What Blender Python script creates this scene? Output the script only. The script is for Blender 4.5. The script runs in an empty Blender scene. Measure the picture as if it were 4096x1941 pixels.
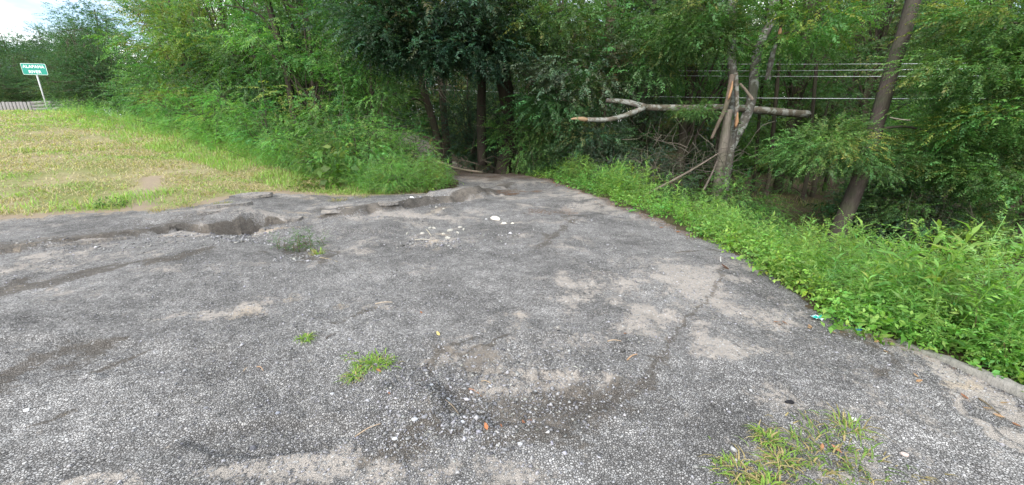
import bpy, math, random
import numpy as np
from mathutils import Vector, Matrix

# ------------------------------------------------------------------ camera, world, sun, exposure
C = bpy.context.scene
COL = C.collection
PITCH = math.radians(16.5); F = 1571.0; EYE = 1.6
cam_d = bpy.data.cameras.new('camera'); cam = bpy.data.objects.new('camera', cam_d); COL.objects.link(cam)
cam.location = (0, 0, EYE); cam.rotation_euler = (math.pi/2 - PITCH, 0, 0)
cam_d.sensor_width = 36; cam_d.lens = 36*F/4096; cam_d.clip_end = 3000; cam_d.clip_start = 0.05
C.camera = cam

SUN_EL, SUN_AZ = math.radians(34), math.radians(205)      # azimuth clockwise from +Y (north)
w = bpy.data.worlds.new('World'); C.world = w; w.use_nodes = True
nt = w.node_tree; nt.nodes.clear()
def N(nt, t, **k):
    n = nt.nodes.new(t)
    for a, b in k.items(): setattr(n, a, b)
    return n
def ramp(nt, stops, interp='LINEAR'):
    r = N(nt, 'ShaderNodeValToRGB'); r.color_ramp.interpolation = interp
    e = r.color_ramp.elements
    while len(e) > len(stops): e.remove(e[-1])
    while len(e) < len(stops): e.new(.5)
    for i, (p, c) in enumerate(stops):
        e[i].position = p; e[i].color = (c, c, c, 1) if isinstance(c, (int, float)) else (*c, 1)
    return r
L = nt.links.new
sky = N(nt, 'ShaderNodeTexSky', sky_type='NISHITA', sun_disc=False, sun_elevation=SUN_EL, sun_rotation=SUN_AZ)
tc = N(nt, 'ShaderNodeTexCoord')
mp = N(nt, 'ShaderNodeMapping'); mp.inputs['Scale'].default_value = (1, 1, 2.6); mp.inputs['Location'].default_value = (.35, .1, .2)
L(tc.outputs['Generated'], mp.inputs[0])
n1 = N(nt, 'ShaderNodeTexNoise'); n1.inputs['Scale'].default_value = 2.6; n1.inputs['Detail'].default_value = 7; n1.inputs['Roughness'].default_value = .55
L(mp.outputs[0], n1.inputs[0])
r1 = ramp(nt, [(.40, 0.12), (.52, 1)]); L(n1.outputs[0], r1.inputs[0])
n2 = N(nt, 'ShaderNodeTexNoise'); n2.inputs['Scale'].default_value = 4.5; n2.inputs['Detail'].default_value = 6
L(mp.outputs[0], n2.inputs[0])
r2 = ramp(nt, [(.44, (3.0, 3.6, 4.5)), (.60, (15.0, 15.0, 15.0))]); L(n2.outputs[0], r2.inputs[0])
mx = N(nt, 'ShaderNodeMix', data_type='RGBA')
L(r1.outputs[0], mx.inputs[0]); L(sky.outputs[0], mx.inputs[6]); L(r2.outputs[0], mx.inputs[7])
bg = N(nt, 'ShaderNodeBackground'); bg.inputs['Strength'].default_value = 0.13
wo = N(nt, 'ShaderNodeOutputWorld'); L(mx.outputs[2], bg.inputs[0]); L(bg.outputs[0], wo.inputs[0])

sd = bpy.data.lights.new('sun', 'SUN'); sd.energy = 1.5; sd.angle = math.radians(14); sd.color = (1, .965, .91)
sun = bpy.data.objects.new('sun', sd); COL.objects.link(sun)
sv = Vector((math.sin(SUN_AZ)*math.cos(SUN_EL), math.cos(SUN_AZ)*math.cos(SUN_EL), math.sin(SUN_EL)))
sun.rotation_euler = sv.to_track_quat('Z', 'Y').to_euler(); sun.location = (-10, -10, 30)
vs = C.view_settings; vs.view_transform = 'Standard'; vs.look = 'None'; vs.exposure = 1.38; vs.gamma = 1; vs.use_curve_mapping = False
C.cycles.max_bounces = 7; C.cycles.diffuse_bounces = 5; C.cycles.transmission_bounces = 4; C.cycles.glossy_bounces = 2
C.cycles.use_denoising = True

# ------------------------------------------------------------------ helpers
rng = np.random.default_rng(7); random.seed(7)
SP, CP = math.sin(PITCH), math.cos(PITCH)
def ray(px, py):
    u = (px-2048)/F; v = -(py-970.5)/F
    return np.array([u, v*SP+CP, v*CP-SP])
def P(px, py, y):                       # a point at forward distance y (m)
    d = ray(px, py); return np.array([0, 0, EYE]) + d*(y/d[1])
def G(px, py, z=0.0):                   # a point on the level z
    d = ray(px, py); return (np.array([0, 0, EYE]) + d*((z-EYE)/d[2]))[:2]
def sstep(a, b, x):
    t = np.clip((x-a)/(b-a), 0, 1); return t*t*(3-2*t)
TAB = np.random.default_rng(3).random((256, 256))
def vn(x, y, s=0):
    x = x+s*17.3; y = y+s*9.7
    xi = np.floor(x).astype(int); yi = np.floor(y).astype(int); fx = x-xi; fy = y-yi
    fx = fx*fx*(3-2*fx); fy = fy*fy*(3-2*fy)
    g = lambda a, b: TAB[a & 255, b & 255]
    return (g(xi, yi)*(1-fx)+g(xi+1, yi)*fx)*(1-fy)+(g(xi, yi+1)*(1-fx)+g(xi+1, yi+1)*fx)*fy
def fbm(x, y, o=4, s=0):
    a = 0; k = 1; t = 0
    for i in range(o):
        a = a+k*vn(x, y, s+i*3); t += k; k *= .5; x = x*2.03; y = y*2.03
    return a/t
def polydist(x, y, pts, closed=False):  # distance, side (+ = left of direction), param along
    best = np.full(x.shape, 1e9); side = np.zeros(x.shape); par = np.zeros(x.shape)
    m = len(pts); acc = 0
    for i in range(m if closed else m-1):
        ax, ay = pts[i]; bx, by = pts[(i+1) % m]
        dx, dy = bx-ax, by-ay; l = math.hypot(dx, dy)+1e-9
        t = np.clip(((x-ax)*dx+(y-ay)*dy)/l**2, 0, 1)
        d = np.hypot(x-ax-t*dx, y-ay-t*dy)
        c = dx*(y-ay)-dy*(x-ax)
        k = d < best; best = np.where(k, d, best); side = np.where(k, np.sign(c), side); par = np.where(k, acc+t*l, par)
        acc += l
    return best, side, par/acc
def inside(x, y, pts):
    r = np.zeros(x.shape, bool); m = len(pts)
    for i in range(m):
        ax, ay = pts[i]; bx, by = pts[(i+1) % m]
        if ay == by: continue
        k = ((ay > y) != (by > y)) & (x < (bx-ax)*(y-ay)/(by-ay)+ax)
        r ^= k
    return r
RIGHT = [(3.6, -12), (3.2, -3), (3.4, 1.2), (3.33, 1.95), (3.12, 2.5), (2.72, 3.0), (2.84, 3.5), (2.97, 4.64), (2.76, 6.45), (2.06, 9.1), (1.3, 11.8), (.5, 14.3), (-.2, 17), (-5, 24.5)]
LEFT = [(-9, 24), (-6, 20.5), (-3.6, 17), (-2.6, 14.3), (-1.75, 12.5), (-1.5, 11), (-1.8, 9.85), (-3.2, 9.15), (-3.95, 8.85), (-5.3, 8.9), (-6.0, 8.2), (-6.34, 7.25), (-7.78, 6.82), (-8.66, 6.45), (-12, 4.9), (-20, 1.5), (-40, -12)]
ROAD = RIGHT+LEFT
def road_sd(x, y):                      # positive outside
    d, _, _ = polydist(x, y, ROAD, True)
    return np.where(inside(x, y, ROAD), -d, d)
LIP = [(-11, 3.2), (-8.6, 4.1), (-6.77, 4.94), (-6.1, 5.41), (-5.36, 5.98), (-4.9, 6.08)]
HOLE = [(-5.45, 6.0), (-5.0, 6.2), (-4.75, 6.4), (-4.5, 6.62), (-4.15, 6.78), (-3.95, 6.68), (-4.15, 6.3), (-4.2, 5.95), (-4.45, 5.8), (-4.9, 5.9)]
GUL = [(-3.6, 6.9), (-2.96, 7.05), (-2.3, 7.75), (-1.75, 8.45), (-1.3, 8.85), (-.61, 9.6), (-.2, 10.3)]
WASH = [(-1.6, 4.95), (-1.2, 5.5), (-.67, 6.0), (-.21, 6.75), (.35, 7.1), (.98, 7.45)]
def H(x, y, sdv=None):
    x = np.asarray(x, float); y = np.asarray(y, float)
    if sdv is None: sdv = road_sd(x, y)
    n = -.447*x+.894*y; m = .5*x+.866*y
    q = n-8.94
    bank = .12*np.log1p(np.exp(np.clip(q*1.6, -30, 30)))/1.6+.12*np.maximum(q-18.7, 0)*0
    bank = np.where(q > 18, .12*q, bank)
    bank = 3.9-np.log1p(np.exp(np.clip((3.9-bank)*4, -30, 30)))/4; bank = np.maximum(bank, 0)
    bank = 3.9 - bank if False else bank
    bank = np.minimum(.12*np.log1p(np.exp(np.clip(q*1.6, -30, 30)))/1.6, 3.9)
    bank = bank*sstep(-1.6, -6.5, x)
    bank = bank+(fbm(x*.9, y*.9, 3, 2)-.5)*.10*sstep(.1, 1.2, sdv)
    r = np.hypot(x, y)
    zf = -1.05-.045*np.clip(r-18, 0, 40)+(fbm(x*.35, y*.35, 3, 9)-.5)*.5
    hiway = sstep(-20, -30, x)*(y > 0)
    wood = np.maximum(sstep(7.0, 12, m)*(1-hiway), sstep(0, 1, x))
    z = bank+(zf-bank)*wood*sstep(.35, 3.2, sdv)
    z = z-.07*np.clip(y-12.5, 0, 14)*sstep(2.0, -.5, sdv)*(x > -12)
    # asphalt relief
    k = sstep(.15, -.25, sdv)
    rel = (fbm(x*.8, y*.8, 3, 21)-.5)*.11+(fbm(x*2.6, y*2.6, 3, 31)-.5)*.055+(fbm(x*11, y*11, 2, 41)-.5)*.018+(fbm(x*27, y*27, 2, 43)-.5)*.011*sstep(6, 3, y)
    d, s, t = polydist(x, y, LIP); ds = d*s+(fbm(x*5, y*5, 4, 51)-.5)*.26
    rel = rel+.10*sstep(-.02, .05, ds)*np.exp(-np.clip(ds, 0, 9)/.7)*sstep(1, .93, t)-.035*np.exp(-(ds/.05)**2)
    di, _, _ = polydist(x, y, HOLE, True); di = np.where(inside(x, y, HOLE), di, -di)+(fbm(x*6, y*6, 4, 61)-.5)*.13
    rel = rel-.55*sstep(0, .05, di)
    rel = rel+.21*np.exp(-((x+4.75)/.6)**2-((y-6.85)/.45)**2)*(1-sstep(-.02, .03, di))
    d, s, t = polydist(x, y, [(-4.25, 6.1), (-3.8, 5.75), (-3.3, 5.5), (-2.9, 5.2), (-2.5, 4.75)])
    rel = rel-.07*np.exp(-(d/.2)**2)*sstep(1, .7, t)
    d, s, t = polydist(x, y, GUL); ds = d*s+(fbm(x*3.5, y*3.5, 5, 71)-.5)*.34; e = sstep(0, .12, t)*sstep(1, .85, t)
    rel = rel+e*(.11*sstep(-.02, .14, ds)*np.exp(-np.clip(ds-.2, 0, 9)/.55)-.06*np.exp(-((ds+.05)/.12)**2))
    d, s, t = polydist(x, y, WASH); ds = d+(fbm(x*4, y*4, 2, 81)-.5)*.15
    rel = rel-.035*np.exp(-(ds/.22)**2)
    for (a, b, rx, ry, h) in POTS:
        rr = ((x-a)/rx)**2+((y-b)/ry)**2+(fbm(x*6, y*6, 3, 91)-.5)*1.1
        rel = rel+h*(1-sstep(.55, 1.15, rr))
    d, s, t = polydist(x, y, [(-.62, 2.72), (-.4, 2.6), (-.12, 2.62), (.06, 2.72), (.12, 2.95)])
    rel = rel+.045*sstep(.16, .0, d+(fbm(x*14, y*14, 2, 97)-.5)*.08)*(s > -2)
    return z+rel*k
POTS = [(.05, 2.1, .62, .33, -.065), (.25, 2.55, .75, .24, -.045), (-.55, 2.0, .2, .12, .04), (.6, 2.2, .25, .1, .03), (-1.3, 1.75, .5, .13, -.045), (2.0, 7.0, .6, .25, -.05),
        (.55, 10.9, .8, .5, -.09), (-1.15, 9.4, .9, .35, .10), (.9, 8.2, .5, .3, -.06), (-.75, 1.95, .45, .2, .028), (-.2, 2.25, .3, .1, .03),
        (1.35, 2.75, .16, .5, -.03), (-2.4, 6.4, .8, .5, .07), (-6.2, 6.6, .8, .35, .05), (-3.6, 2.5, 1.6, .25, -.04)]

def link_mesh(name, V, Q, mat, parent=None, tint=None, smooth=True, attrs=None, color=None):
    V = np.asarray(V, np.float32).reshape(-1, 3); Q = np.asarray(Q, np.int32)
    me = bpy.data.meshes.new(name); me.vertices.add(len(V)); me.vertices.foreach_set('co', V.ravel())
    k = Q.shape[1]; me.loops.add(Q.size); me.loops.foreach_set('vertex_index', Q.ravel())
    me.polygons.add(len(Q)); me.polygons.foreach_set('loop_start', np.arange(0, Q.size, k, dtype=np.int32))
    if smooth: me.polygons.foreach_set('use_smooth', np.ones(len(Q), bool))
    if tint is not None:
        a = me.color_attributes.new('tint', 'FLOAT_COLOR', 'POINT')
        T = np.ones((len(V), 4), np.float32); T[:, :3] = tint; a.data.foreach_set('color', T.ravel())
    for an, av in (attrs or {}).items():
        a = me.attributes.new(an, 'FLOAT', 'POINT'); a.data.foreach_set('value', np.asarray(av, np.float32))
    me.update(calc_edges=True); me.validate()
    o = bpy.data.objects.new(name, me); COL.objects.link(o)
    if mat: me.materials.append(mat)
    if parent: o.parent = parent
    if color: o.color = (*color, 1)
    return o
def tag(o, label=None, cat=None, group=None, kind=None):
    if label: o['label'] = label
    if cat: o['category'] = cat
    if group: o['group'] = group
    if kind: o['kind'] = kind
    return o
def empty(name, loc=(0, 0, 0), **k):
    o = bpy.data.objects.new(name, None); COL.objects.link(o); o.location = loc; o.empty_display_size = .1
    return tag(o, **k)
def tube(path, rad, sides=8, wob=.06, cap=True):
    path = np.asarray(path, float); n = len(path); rad = np.broadcast_to(rad, (n,))
    T = np.gradient(path, axis=0); T /= np.linalg.norm(T, axis=1)[:, None]+1e-9
    ref = np.array([0, 0, 1.]) if abs(T[0, 2]) < .8 else np.array([1., 0, 0])
    V = []
    ang = np.arange(sides)/sides*2*np.pi
    lob = 1+wob*rng.normal(size=sides)
    for i in range(n):
        a = np.cross(T[i], ref); a /= np.linalg.norm(a)+1e-9; b = np.cross(T[i], a); ref = -np.cross(T[i], a) if False else ref
        rr = rad[i]*lob*(1+wob*.6*rng.normal(size=sides))
        V.append(path[i]+np.outer(np.cos(ang)*rr, a)+np.outer(np.sin(ang)*rr, b))
    V = np.concatenate(V); Q = []
    i = np.arange(n-1)[:, None]*sides; j = np.arange(sides)[None]; j2 = (j+1) % sides
    Q = np.stack([i+j, i+j2, i+sides+j2, i+sides+j], -1).reshape(-1, 4)
    if cap:
        V = np.vstack([V, path[-1]+T[-1]*rad[-1]*.3, path[0]-T[0]*rad[0]*.1])
        e = (n-1)*sides; J = np.arange(0, sides, 2)
        Q = np.vstack([Q, np.stack([e+J, e+(J+1) % sides, e+(J+2) % sides, np.full(len(J), len(V)-2)], -1),
                       np.stack([(J+2) % sides, (J+1) % sides, J, np.full(len(J), len(V)-1)], -1)])
    return V, Q
def merge(parts):
    V = []; Q = []; o = 0
    for v, q in parts: V.append(v); Q.append(q+o); o += len(v)
    return np.vstack(V), np.vstack(Q)
def spline(pts, n):
    pts = np.asarray(pts, float); m = len(pts); t = np.linspace(0, m-1, n); out = []
    for s in t:
        i = min(int(s), m-2); f_ = s-i
        p0 = pts[max(i-1, 0)]; p1 = pts[i]; p2 = pts[i+1]; p3 = pts[min(i+2, m-1)]
        out.append(.5*((2*p1)+(-p0+p2)*f_+(2*p0-5*p1+4*p2-p3)*f_**2+(-p0+3*p1-3*p2+p3)*f_**3))
    return np.array(out)
def box(cx, cy, cz, sx, sy, sz):
    V = np.array([[a, b, c] for a in (-1, 1) for b in (-1, 1) for c in (-1, 1)], float)*.5*np.array([sx, sy, sz])+[cx, cy, cz]
    Q = np.array([[0, 1, 3, 2], [4, 6, 7, 5], [0, 4, 5, 1], [2, 3, 7, 6], [0, 2, 6, 4], [1, 5, 7, 3]])
    return V, Q

# ------------------------------------------------------------------ materials
def mat(name):
    m = bpy.data.materials.new(name); m.use_nodes = True; m.node_tree.nodes.clear(); return m, m.node_tree
def mixc(nt, f, a, b, mode='MIX'):
    m = N(nt, 'ShaderNodeMix', data_type='RGBA', blend_type=mode)
    for s, v in ((0, f), (6, a), (7, b)):
        if isinstance(v, (int, float)): m.inputs[s].default_value = v if s == 0 else (v, v, v, 1)
        elif isinstance(v, tuple): m.inputs[s].default_value = (*v, 1)
        else: nt.links.new(v, m.inputs[s])
    return m.outputs[2]
def mth(nt, op, a, b=None, clamp=False):
    m = N(nt, 'ShaderNodeMath', operation=op); m.use_clamp = clamp
    for s, v in ((0, a), (1, b)):
        if v is None: continue
        if isinstance(v, (int, float)): m.inputs[s].default_value = v
        else: nt.links.new(v, m.inputs[s])
    return m.outputs[0]
def noise(nt, co, sc, det=4, rough=.5):
    n = N(nt, 'ShaderNodeTexNoise'); n.inputs['Scale'].default_value = sc; n.inputs['Detail'].default_value = det; n.inputs['Roughness'].default_value = rough
    nt.links.new(co, n.inputs[0]); return n.outputs[0]
def voro(nt, co, sc, feat='F1', out='Distance'):
    n = N(nt, 'ShaderNodeTexVoronoi', feature=feat); n.inputs['Scale'].default_value = sc
    nt.links.new(co, n.inputs[0]); return n.outputs[out]
def principled(nt, col, rough=.8, bump=None, bs=.5, bd=.01, spec=.3):
    b = N(nt, 'ShaderNodeBsdfPrincipled'); b.inputs['Roughness'].default_value = rough
    b.inputs['Specular IOR Level'].default_value = spec
    if isinstance(col, tuple): b.inputs[0].default_value = (*col, 1)
    else: nt.links.new(col, b.inputs[0])
    if bump is not None:
        bn = N(nt, 'ShaderNodeBump'); bn.inputs['Strength'].default_value = bs; bn.inputs['Distance'].default_value = bd
        nt.links.new(bump, bn.inputs['Height']); nt.links.new(bn.outputs[0], b.inputs['Normal'])
    return b
def outp(nt, sh):
    o = N(nt, 'ShaderNodeOutputMaterial'); nt.links.new(sh.outputs[0], o.inputs[0])
def attr(nt, name, out='Fac'):
    a = N(nt, 'ShaderNodeAttribute', attribute_name=name); return a.outputs[out]

def leaf_material():
    m, t = mat('leaf'); oi = N(t, 'ShaderNodeObjectInfo')
    c = mixc(t, 1.0, attr(t, 'tint', 'Color'), oi.outputs['Color'], 'MULTIPLY')
    b = principled(t, c, .5, spec=.35)
    tr = N(t, 'ShaderNodeBsdfTranslucent'); c2 = mixc(t, 1.0, c, (1.15, 1.3, .6), 'MULTIPLY'); t.links.new(c2, tr.inputs[0])
    ms = N(t, 'ShaderNodeMixShader'); ms.inputs[0].default_value = .42
    t.links.new(b.outputs[0], ms.inputs[1]); t.links.new(tr.outputs[0], ms.inputs[2]); outp(t, ms); return m
LEAF = leaf_material()
def bark_material(name, lichen=.0):
    m, t = mat(name); oi = N(t, 'ShaderNodeObjectInfo'); tcx = N(t, 'ShaderNodeTexCoord')
    mp = N(t, 'ShaderNodeMapping'); mp.inputs['Scale'].default_value = (1, 1, .25); t.links.new(tcx.outputs['Object'], mp.inputs[0])
    a = noise(t, mp.outputs[0], 26, 6, .65); b = noise(t, tcx.outputs['Object'], 3, 4)
    c = mixc(t, a, (.35, .35, .35), (1.7, 1.65, 1.6)); c = mixc(t, 1.0, c, oi.outputs['Color'], 'MULTIPLY')
    r = ramp(t, [(.42, 0), (.62, 1)]); t.links.new(b, r.inputs[0])
    c = mixc(t, mth(t, 'MULTIPLY', r.outputs[0], .35), c, (.05, .07, .03))
    if lichen:
        v = noise(t, tcx.outputs['Object'], 5.5, 5, .6); r = ramp(t, [(.5, 0), (.56, 1)]); t.links.new(v, r.inputs[0])
        c = mixc(t, mth(t, 'MULTIPLY', r.outputs[0], lichen), c, (.36, .38, .35))
    outp(t, principled(t, c, .9, a, .8, .03, .15)); return m
BARK = bark_material('bark'); BARKL = bark_material('lichen_bark', .5)
def plain(name, col, rough=.7, spec=.3, nscale=None, var=.25, bd=.004):
    m, t = mat(name)
    tcx = N(t, 'ShaderNodeTexCoord')
    n_ = noise(t, tcx.outputs['Object'], nscale or 12, 5, .6)
    c = mixc(t, n_, tuple(x*(1-var) for x in col), tuple(min(1, x*(1+var)) for x in col))
    outp(t, principled(t, c, rough, n_, .4, bd, spec)); return m
def stone_material():
    m, t = mat('loose_stone'); oi = attr(t, 'tint', 'Color'); g = N(t, 'ShaderNodeNewGeometry')
    n_ = noise(t, g.outputs['Position'], 160, 3)
    c = mixc(t, 1.0, oi, mixc(t, n_, .75, 1.25), 'MULTIPLY')
    outp(t, principled(t, c, .9, spec=.1)); return m
STONE = stone_material()

def road_material():
    m, t = mat('worn_chip_seal_asphalt'); g = N(t, 'ShaderNodeNewGeometry'); co = g.outputs['Position']
    # stones of two sizes set in dark binder
    vc = voro(t, co, 78, out='Color'); sx = N(t, 'ShaderNodeSeparateColor'); t.links.new(vc, sx.inputs[0])
    vd = voro(t, co, 78, 'DISTANCE_TO_EDGE')
    st = ramp(t, [(0, (.125, .119, .113)), (.30, (.21, .202, .193)), (.65, (.28, .271, .259)), (.9, (.325, .315, .30)), (.98, (.36, .35, .333)), (1, (.40, .39, .37))])
    t.links.new(sx.outputs[0], st.inputs[0])
    ed = ramp(t, [(0, 0), (.16, 1)]); t.links.new(vd, ed.inputs[0])
    base = mixc(t, ed.outputs[0], (.115, .109, .102), st.outputs[0])
    vc2 = voro(t, co, 34, out='Color'); s2 = N(t, 'ShaderNodeSeparateColor'); t.links.new(vc2, s2.inputs[0])
    vd2 = voro(t, co, 34); big = mth(t, 'MULTIPLY', mth(t, 'GREATER_THAN', s2.outputs[1], .86), mth(t, 'LESS_THAN', vd2, .33))
    bc = mixc(t, s2.outputs[0], (.12, .12, .122), (.32, .315, .305)); base = mixc(t, big, base, bc)
    # broad tone changes of the aggregate
    nb = noise(t, co, .9, 4, .6); base = mixc(t, 1.0, base, mixc(t, ramped(t, nb, .35, .65), .72, 1.28), 'MULTIPLY')
    nm = noise(t, co, 6, 4, .6); base = mixc(t, 1.0, base, mixc(t, ramped(t, nm, .35, .65), .82, 1.2), 'MULTIPLY')
    # fine silt, sand, damp dirt and darkened recesses, leaf litter
    nf = noise(t, co, 26, 5, .7); nf2 = noise(t, co, 3.2, 4, .6)
    stn = mth(t, 'MULTIPLY', mth(t, 'SUBTRACT', nf, .5), 1.5)
    def mask(name, extra=None, lo=.35, hi=.62):
        v = mth(t, 'ADD', attr(t, name), stn)
        if extra is not None: v = mth(t, 'ADD', v, extra)
        return ramped(t, v, lo, hi)
    fcol = mixc(t, nf2, (.27, .238, .205), (.365, .33, .29))
    spk = mth(t, 'GREATER_THAN', sx.outputs[1], .88); fcol = mixc(t, mth(t, 'MULTIPLY', spk, .8), fcol, st.outputs[0]); fcol = mixc(t, mth(t, 'GREATER_THAN', sx.outputs[1], .975), fcol, (.42, .41, .39))
    fm = mask('fines', mth(t, 'MULTIPLY', mth(t, 'SUBTRACT', nf2, .55), .8), .46, .72)
    c = mixc(t, mth(t, 'MULTIPLY', fm, .88), base, fcol)
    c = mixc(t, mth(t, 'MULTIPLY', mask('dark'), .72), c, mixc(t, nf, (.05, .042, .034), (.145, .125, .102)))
    c = mixc(t, mth(t, 'MULTIPLY', mask('sand', mth(t, 'MULTIPLY', mth(t, 'SUBTRACT', nf2, .5), 1.6), .42, .95), .85), c, mixc(t, nf, (.29, .235, .175), (.43, .36, .275)))
    lit = mask('litter', None, .45, .7); c = mixc(t, mth(t, 'MULTIPLY', lit, .8), c, mixc(t, sx.outputs[2], (.07, .045, .028), (.23, .13, .075)))
    hgt = mth(t, 'ADD', mth(t, 'MULTIPLY', ed.outputs[0], mth(t, 'SUBTRACT', 1.0, mth(t, 'MULTIPLY', fm, .7))), mth(t, 'ADD', mth(t, 'MULTIPLY', nf, .9), mth(t, 'MULTIPLY', sx.outputs[1], .6)))
    outp(t, principled(t, c, .95, hgt, .9, .009, .08)); return m
def ramped(t, v, lo, hi):
    r = N(t, 'ShaderNodeMapRange'); r.inputs[1].default_value = lo; r.inputs[2].default_value = hi; t.links.new(v, r.inputs[0]); r.clamp = True
    return r.outputs[0]
def grass_material():
    m, t = mat('mown_grass_ground'); g = N(t, 'ShaderNodeNewGeometry'); co = g.outputs['Position']
    a = noise(t, co, .7, 5, .6); b = noise(t, co, 9, 5, .7); d = noise(t, co, 60, 3, .7)
    c = mixc(t, ramped(t, a, .38, .62), (.20, .24, .08), (.40, .33, .21))
    c = mixc(t, ramped(t, b, .35, .7), c, (.22, .20, .085)); c = mixc(t, 1.0, c, mixc(t, d, .45, 1.5), 'MULTIPLY')
    c = mixc(t, ramped(t, mth(t, 'ADD', attr(t, 'dirt'), mth(t, 'SUBTRACT', b, .5)), .35, .65), c, mixc(t, d, (.22, .17, .12), (.38, .31, .22)))
    outp(t, principled(t, c, .95, d, 1, .03, .1)); return m
def floor_material():
    m, t = mat('leaf_littered_ground'); g = N(t, 'ShaderNodeNewGeometry'); co = g.outputs['Position']
    a = noise(t, co, 1.1, 5, .6); d = noise(t, co, 40, 4, .75); v = voro(t, co, 30, out='Color')
    c = mixc(t, ramped(t, a, .42, .6), (.075, .058, .042), (.07, .085, .03)); c = mixc(t, .4, c, mixc(t, v, (.05, .035, .02), (.16, .11, .07)))
    c = mixc(t, 1.0, c, mixc(t, d, .4, 1.6), 'MULTIPLY')
    outp(t, principled(t, c, .95, d, 1, .04, .1)); return m

# ------------------------------------------------------------------ terrain
def terrain():
    fine = np.radians(np.arange(-62, 62.01, .27)); co_ = np.radians(np.arange(66, 294.5, 4.2)); A = np.concatenate([fine, co_])
    R = np.concatenate([np.linspace(.3, 1.15, 7), 1.2*1.0062**np.arange(360)]); R = np.concatenate([R, R[-1]*1.0150**np.arange(1, 122)]); R = np.concatenate([R, np.geomspace(R[-1]*1.05, 1500, 22)])
    na, nr = len(A), len(R)
    rr, aa = np.meshgrid(R, A, indexing='ij'); x = (rr*np.sin(aa)).ravel(); y = (rr*np.cos(aa)).ravel()
    sdv = road_sd(x, y); z = H(x, y, sdv)
    V = np.stack([x, y, z], 1)
    i = np.arange(nr-1)[:, None]*na; j = np.arange(na)[None]; j2 = (j+1) % na
    Q = np.stack([i+j, i+na+j, i+na+j2, i+j2], -1).reshape(-1, 4)[:, ::-1]
    # centre cap
    V = np.vstack([V, [0, 0, 0]]); x = V[:, 0]; y = V[:, 1]; sdv = np.append(sdv, -3)
    J = np.arange(0, na-1, 2); Q = np.vstack([Q, np.stack([J, J+1, (J+2) % na, np.full(len(J), len(V)-1)], -1)])
    edge = sdv+(fbm(x*2.5, y*2.5, 4, 5)-.5)*.42+(fbm(x*14, y*14, 2, 6)-.5)*.12
    m = .5*x+.866*y; n = -.447*x+.894*y
    grassy = (n > 8.2) & (m < 7.1+.8*(fbm(x*.5, y*.5, 3, 8)-.5)) | ((x < -22) & (y > 0)) | ((x < -4) & (m < 6.5))
    zone = np.where(edge < 0, 0, np.where(grassy, 1, 2))
    zq = zone[Q].max(1); zq = np.where((zone[Q] == 0).sum(1) >= 2, 0, zq)
    # masks of what lies on the asphalt and of its darker recesses
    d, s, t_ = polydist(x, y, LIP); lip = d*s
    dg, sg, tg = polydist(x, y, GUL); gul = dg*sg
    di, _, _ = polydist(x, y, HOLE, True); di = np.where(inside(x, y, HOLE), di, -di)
    x_, y_ = x, y
    wk = .16+.035*np.clip(np.hypot(x, y), 0, 9)
    x = x_+(fbm(x_*2.1, y_*2.1, 5, 111)-.5)*2.6*wk; y = y_+(fbm(x_*2.1, y_*2.1, 5, 131)-.5)*2.6*wk
    def blob(px, py, wx, wy, z=0, rot=0):
        a, b = G(px, py); dx = x-a; dy = y-b; c_, s_ = math.cos(rot), math.sin(rot)
        return np.exp(-(((dx*c_+dy*s_)/wx)**2+((-dx*s_+dy*c_)/wy)**2))
    def line(pts, wd):
        d, s, t_ = polydist(x, y, [tuple(G(*q)) for q in pts]); return np.exp(-(d/wd)**2)
    mx_ = lambda *a: np.maximum.reduce(a)
    fines = mx_(.80*blob(2750, 1120, .42, .8), .75*blob(2640, 1270, .42, .28), .7*blob(2900, 1370, .16, .22), .5*blob(2300, 1130, .6, .5),
                .62*blob(1850, 1420, .45, .28), .55*blob(2200, 1500, .7, .3), .75*blob(1150, 1850, .55, .13), .6*blob(1500, 1900, .6, .13), .6*blob(350, 1900, .5, .07),
                .55*blob(2100, 1660, .42, .16), .55*blob(750, 1270, .7, .16), .6*blob(1000, 1240, .35, .2), .5*blob(2500, 850, 1.2, .8), .7*blob(2380, 790, .6, .5),
                .7*line([(3450, 1290), (3700, 1440), (3900, 1570), (4096, 1720)], .07), .8*line([(3350, 1300), (3650, 1400), (4096, 1640)], .13), .75*blob(3950, 1560, .3, .12),
                .5*blob(1500, 1220, .5, .2), .45*blob(3300, 1900, .6, .2), .20+.10*sstep(4, 7, y)+.9*(fbm(x*.9, y*1.7, 4, 171)-.46)-.3*sstep(2.8, .8, np.hypot(x+2.5, y-2.6)))
    sand = mx_(.9*line([(1010, 905), (1180, 905), (1260, 895)], .14), .8*line([(1280, 870), (1420, 850)], .12), .7*line([(1250, 880), (1160, 850)], .1), .8*line([(640, 945), (760, 950)], .09),
               .6*blob(1030, 1250, .22, .14), .55*blob(1110, 1190, .12, .2), .6*line([(1640, 1000), (1760, 945)], .10), .55*blob(1900, 905, .25, .2),
               .75*line([(1740, 845), (1800, 830)], .18), .65*line([(1180, 828), (1230, 818)], .2), .7*line([(0, 1005), (330, 970)], .05),
               .62*blob(760, 1705, .05, .045), .8*blob(755, 1708, .035, .03), .75*blob(690, 1722, .022, .02), .7*blob(520, 1640, .03, .03), .7*blob(685, 1615, .03, .02), .6*blob(1225, 1440, .04, .03),
               .6*blob(2020, 1240, .06, .05), .7*blob(1790, 1210, .04, .04), .5*blob(3000, 1260, .1, .1), .9*blob(3900, 1550, .22, .06), .6*line([(1280, 1245), (1350, 1245)], .05),
               .45*sstep(.5, .05, -sdv)*(x < -3.5)*(y < 9.5))
    fines = fines*1.35
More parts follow.
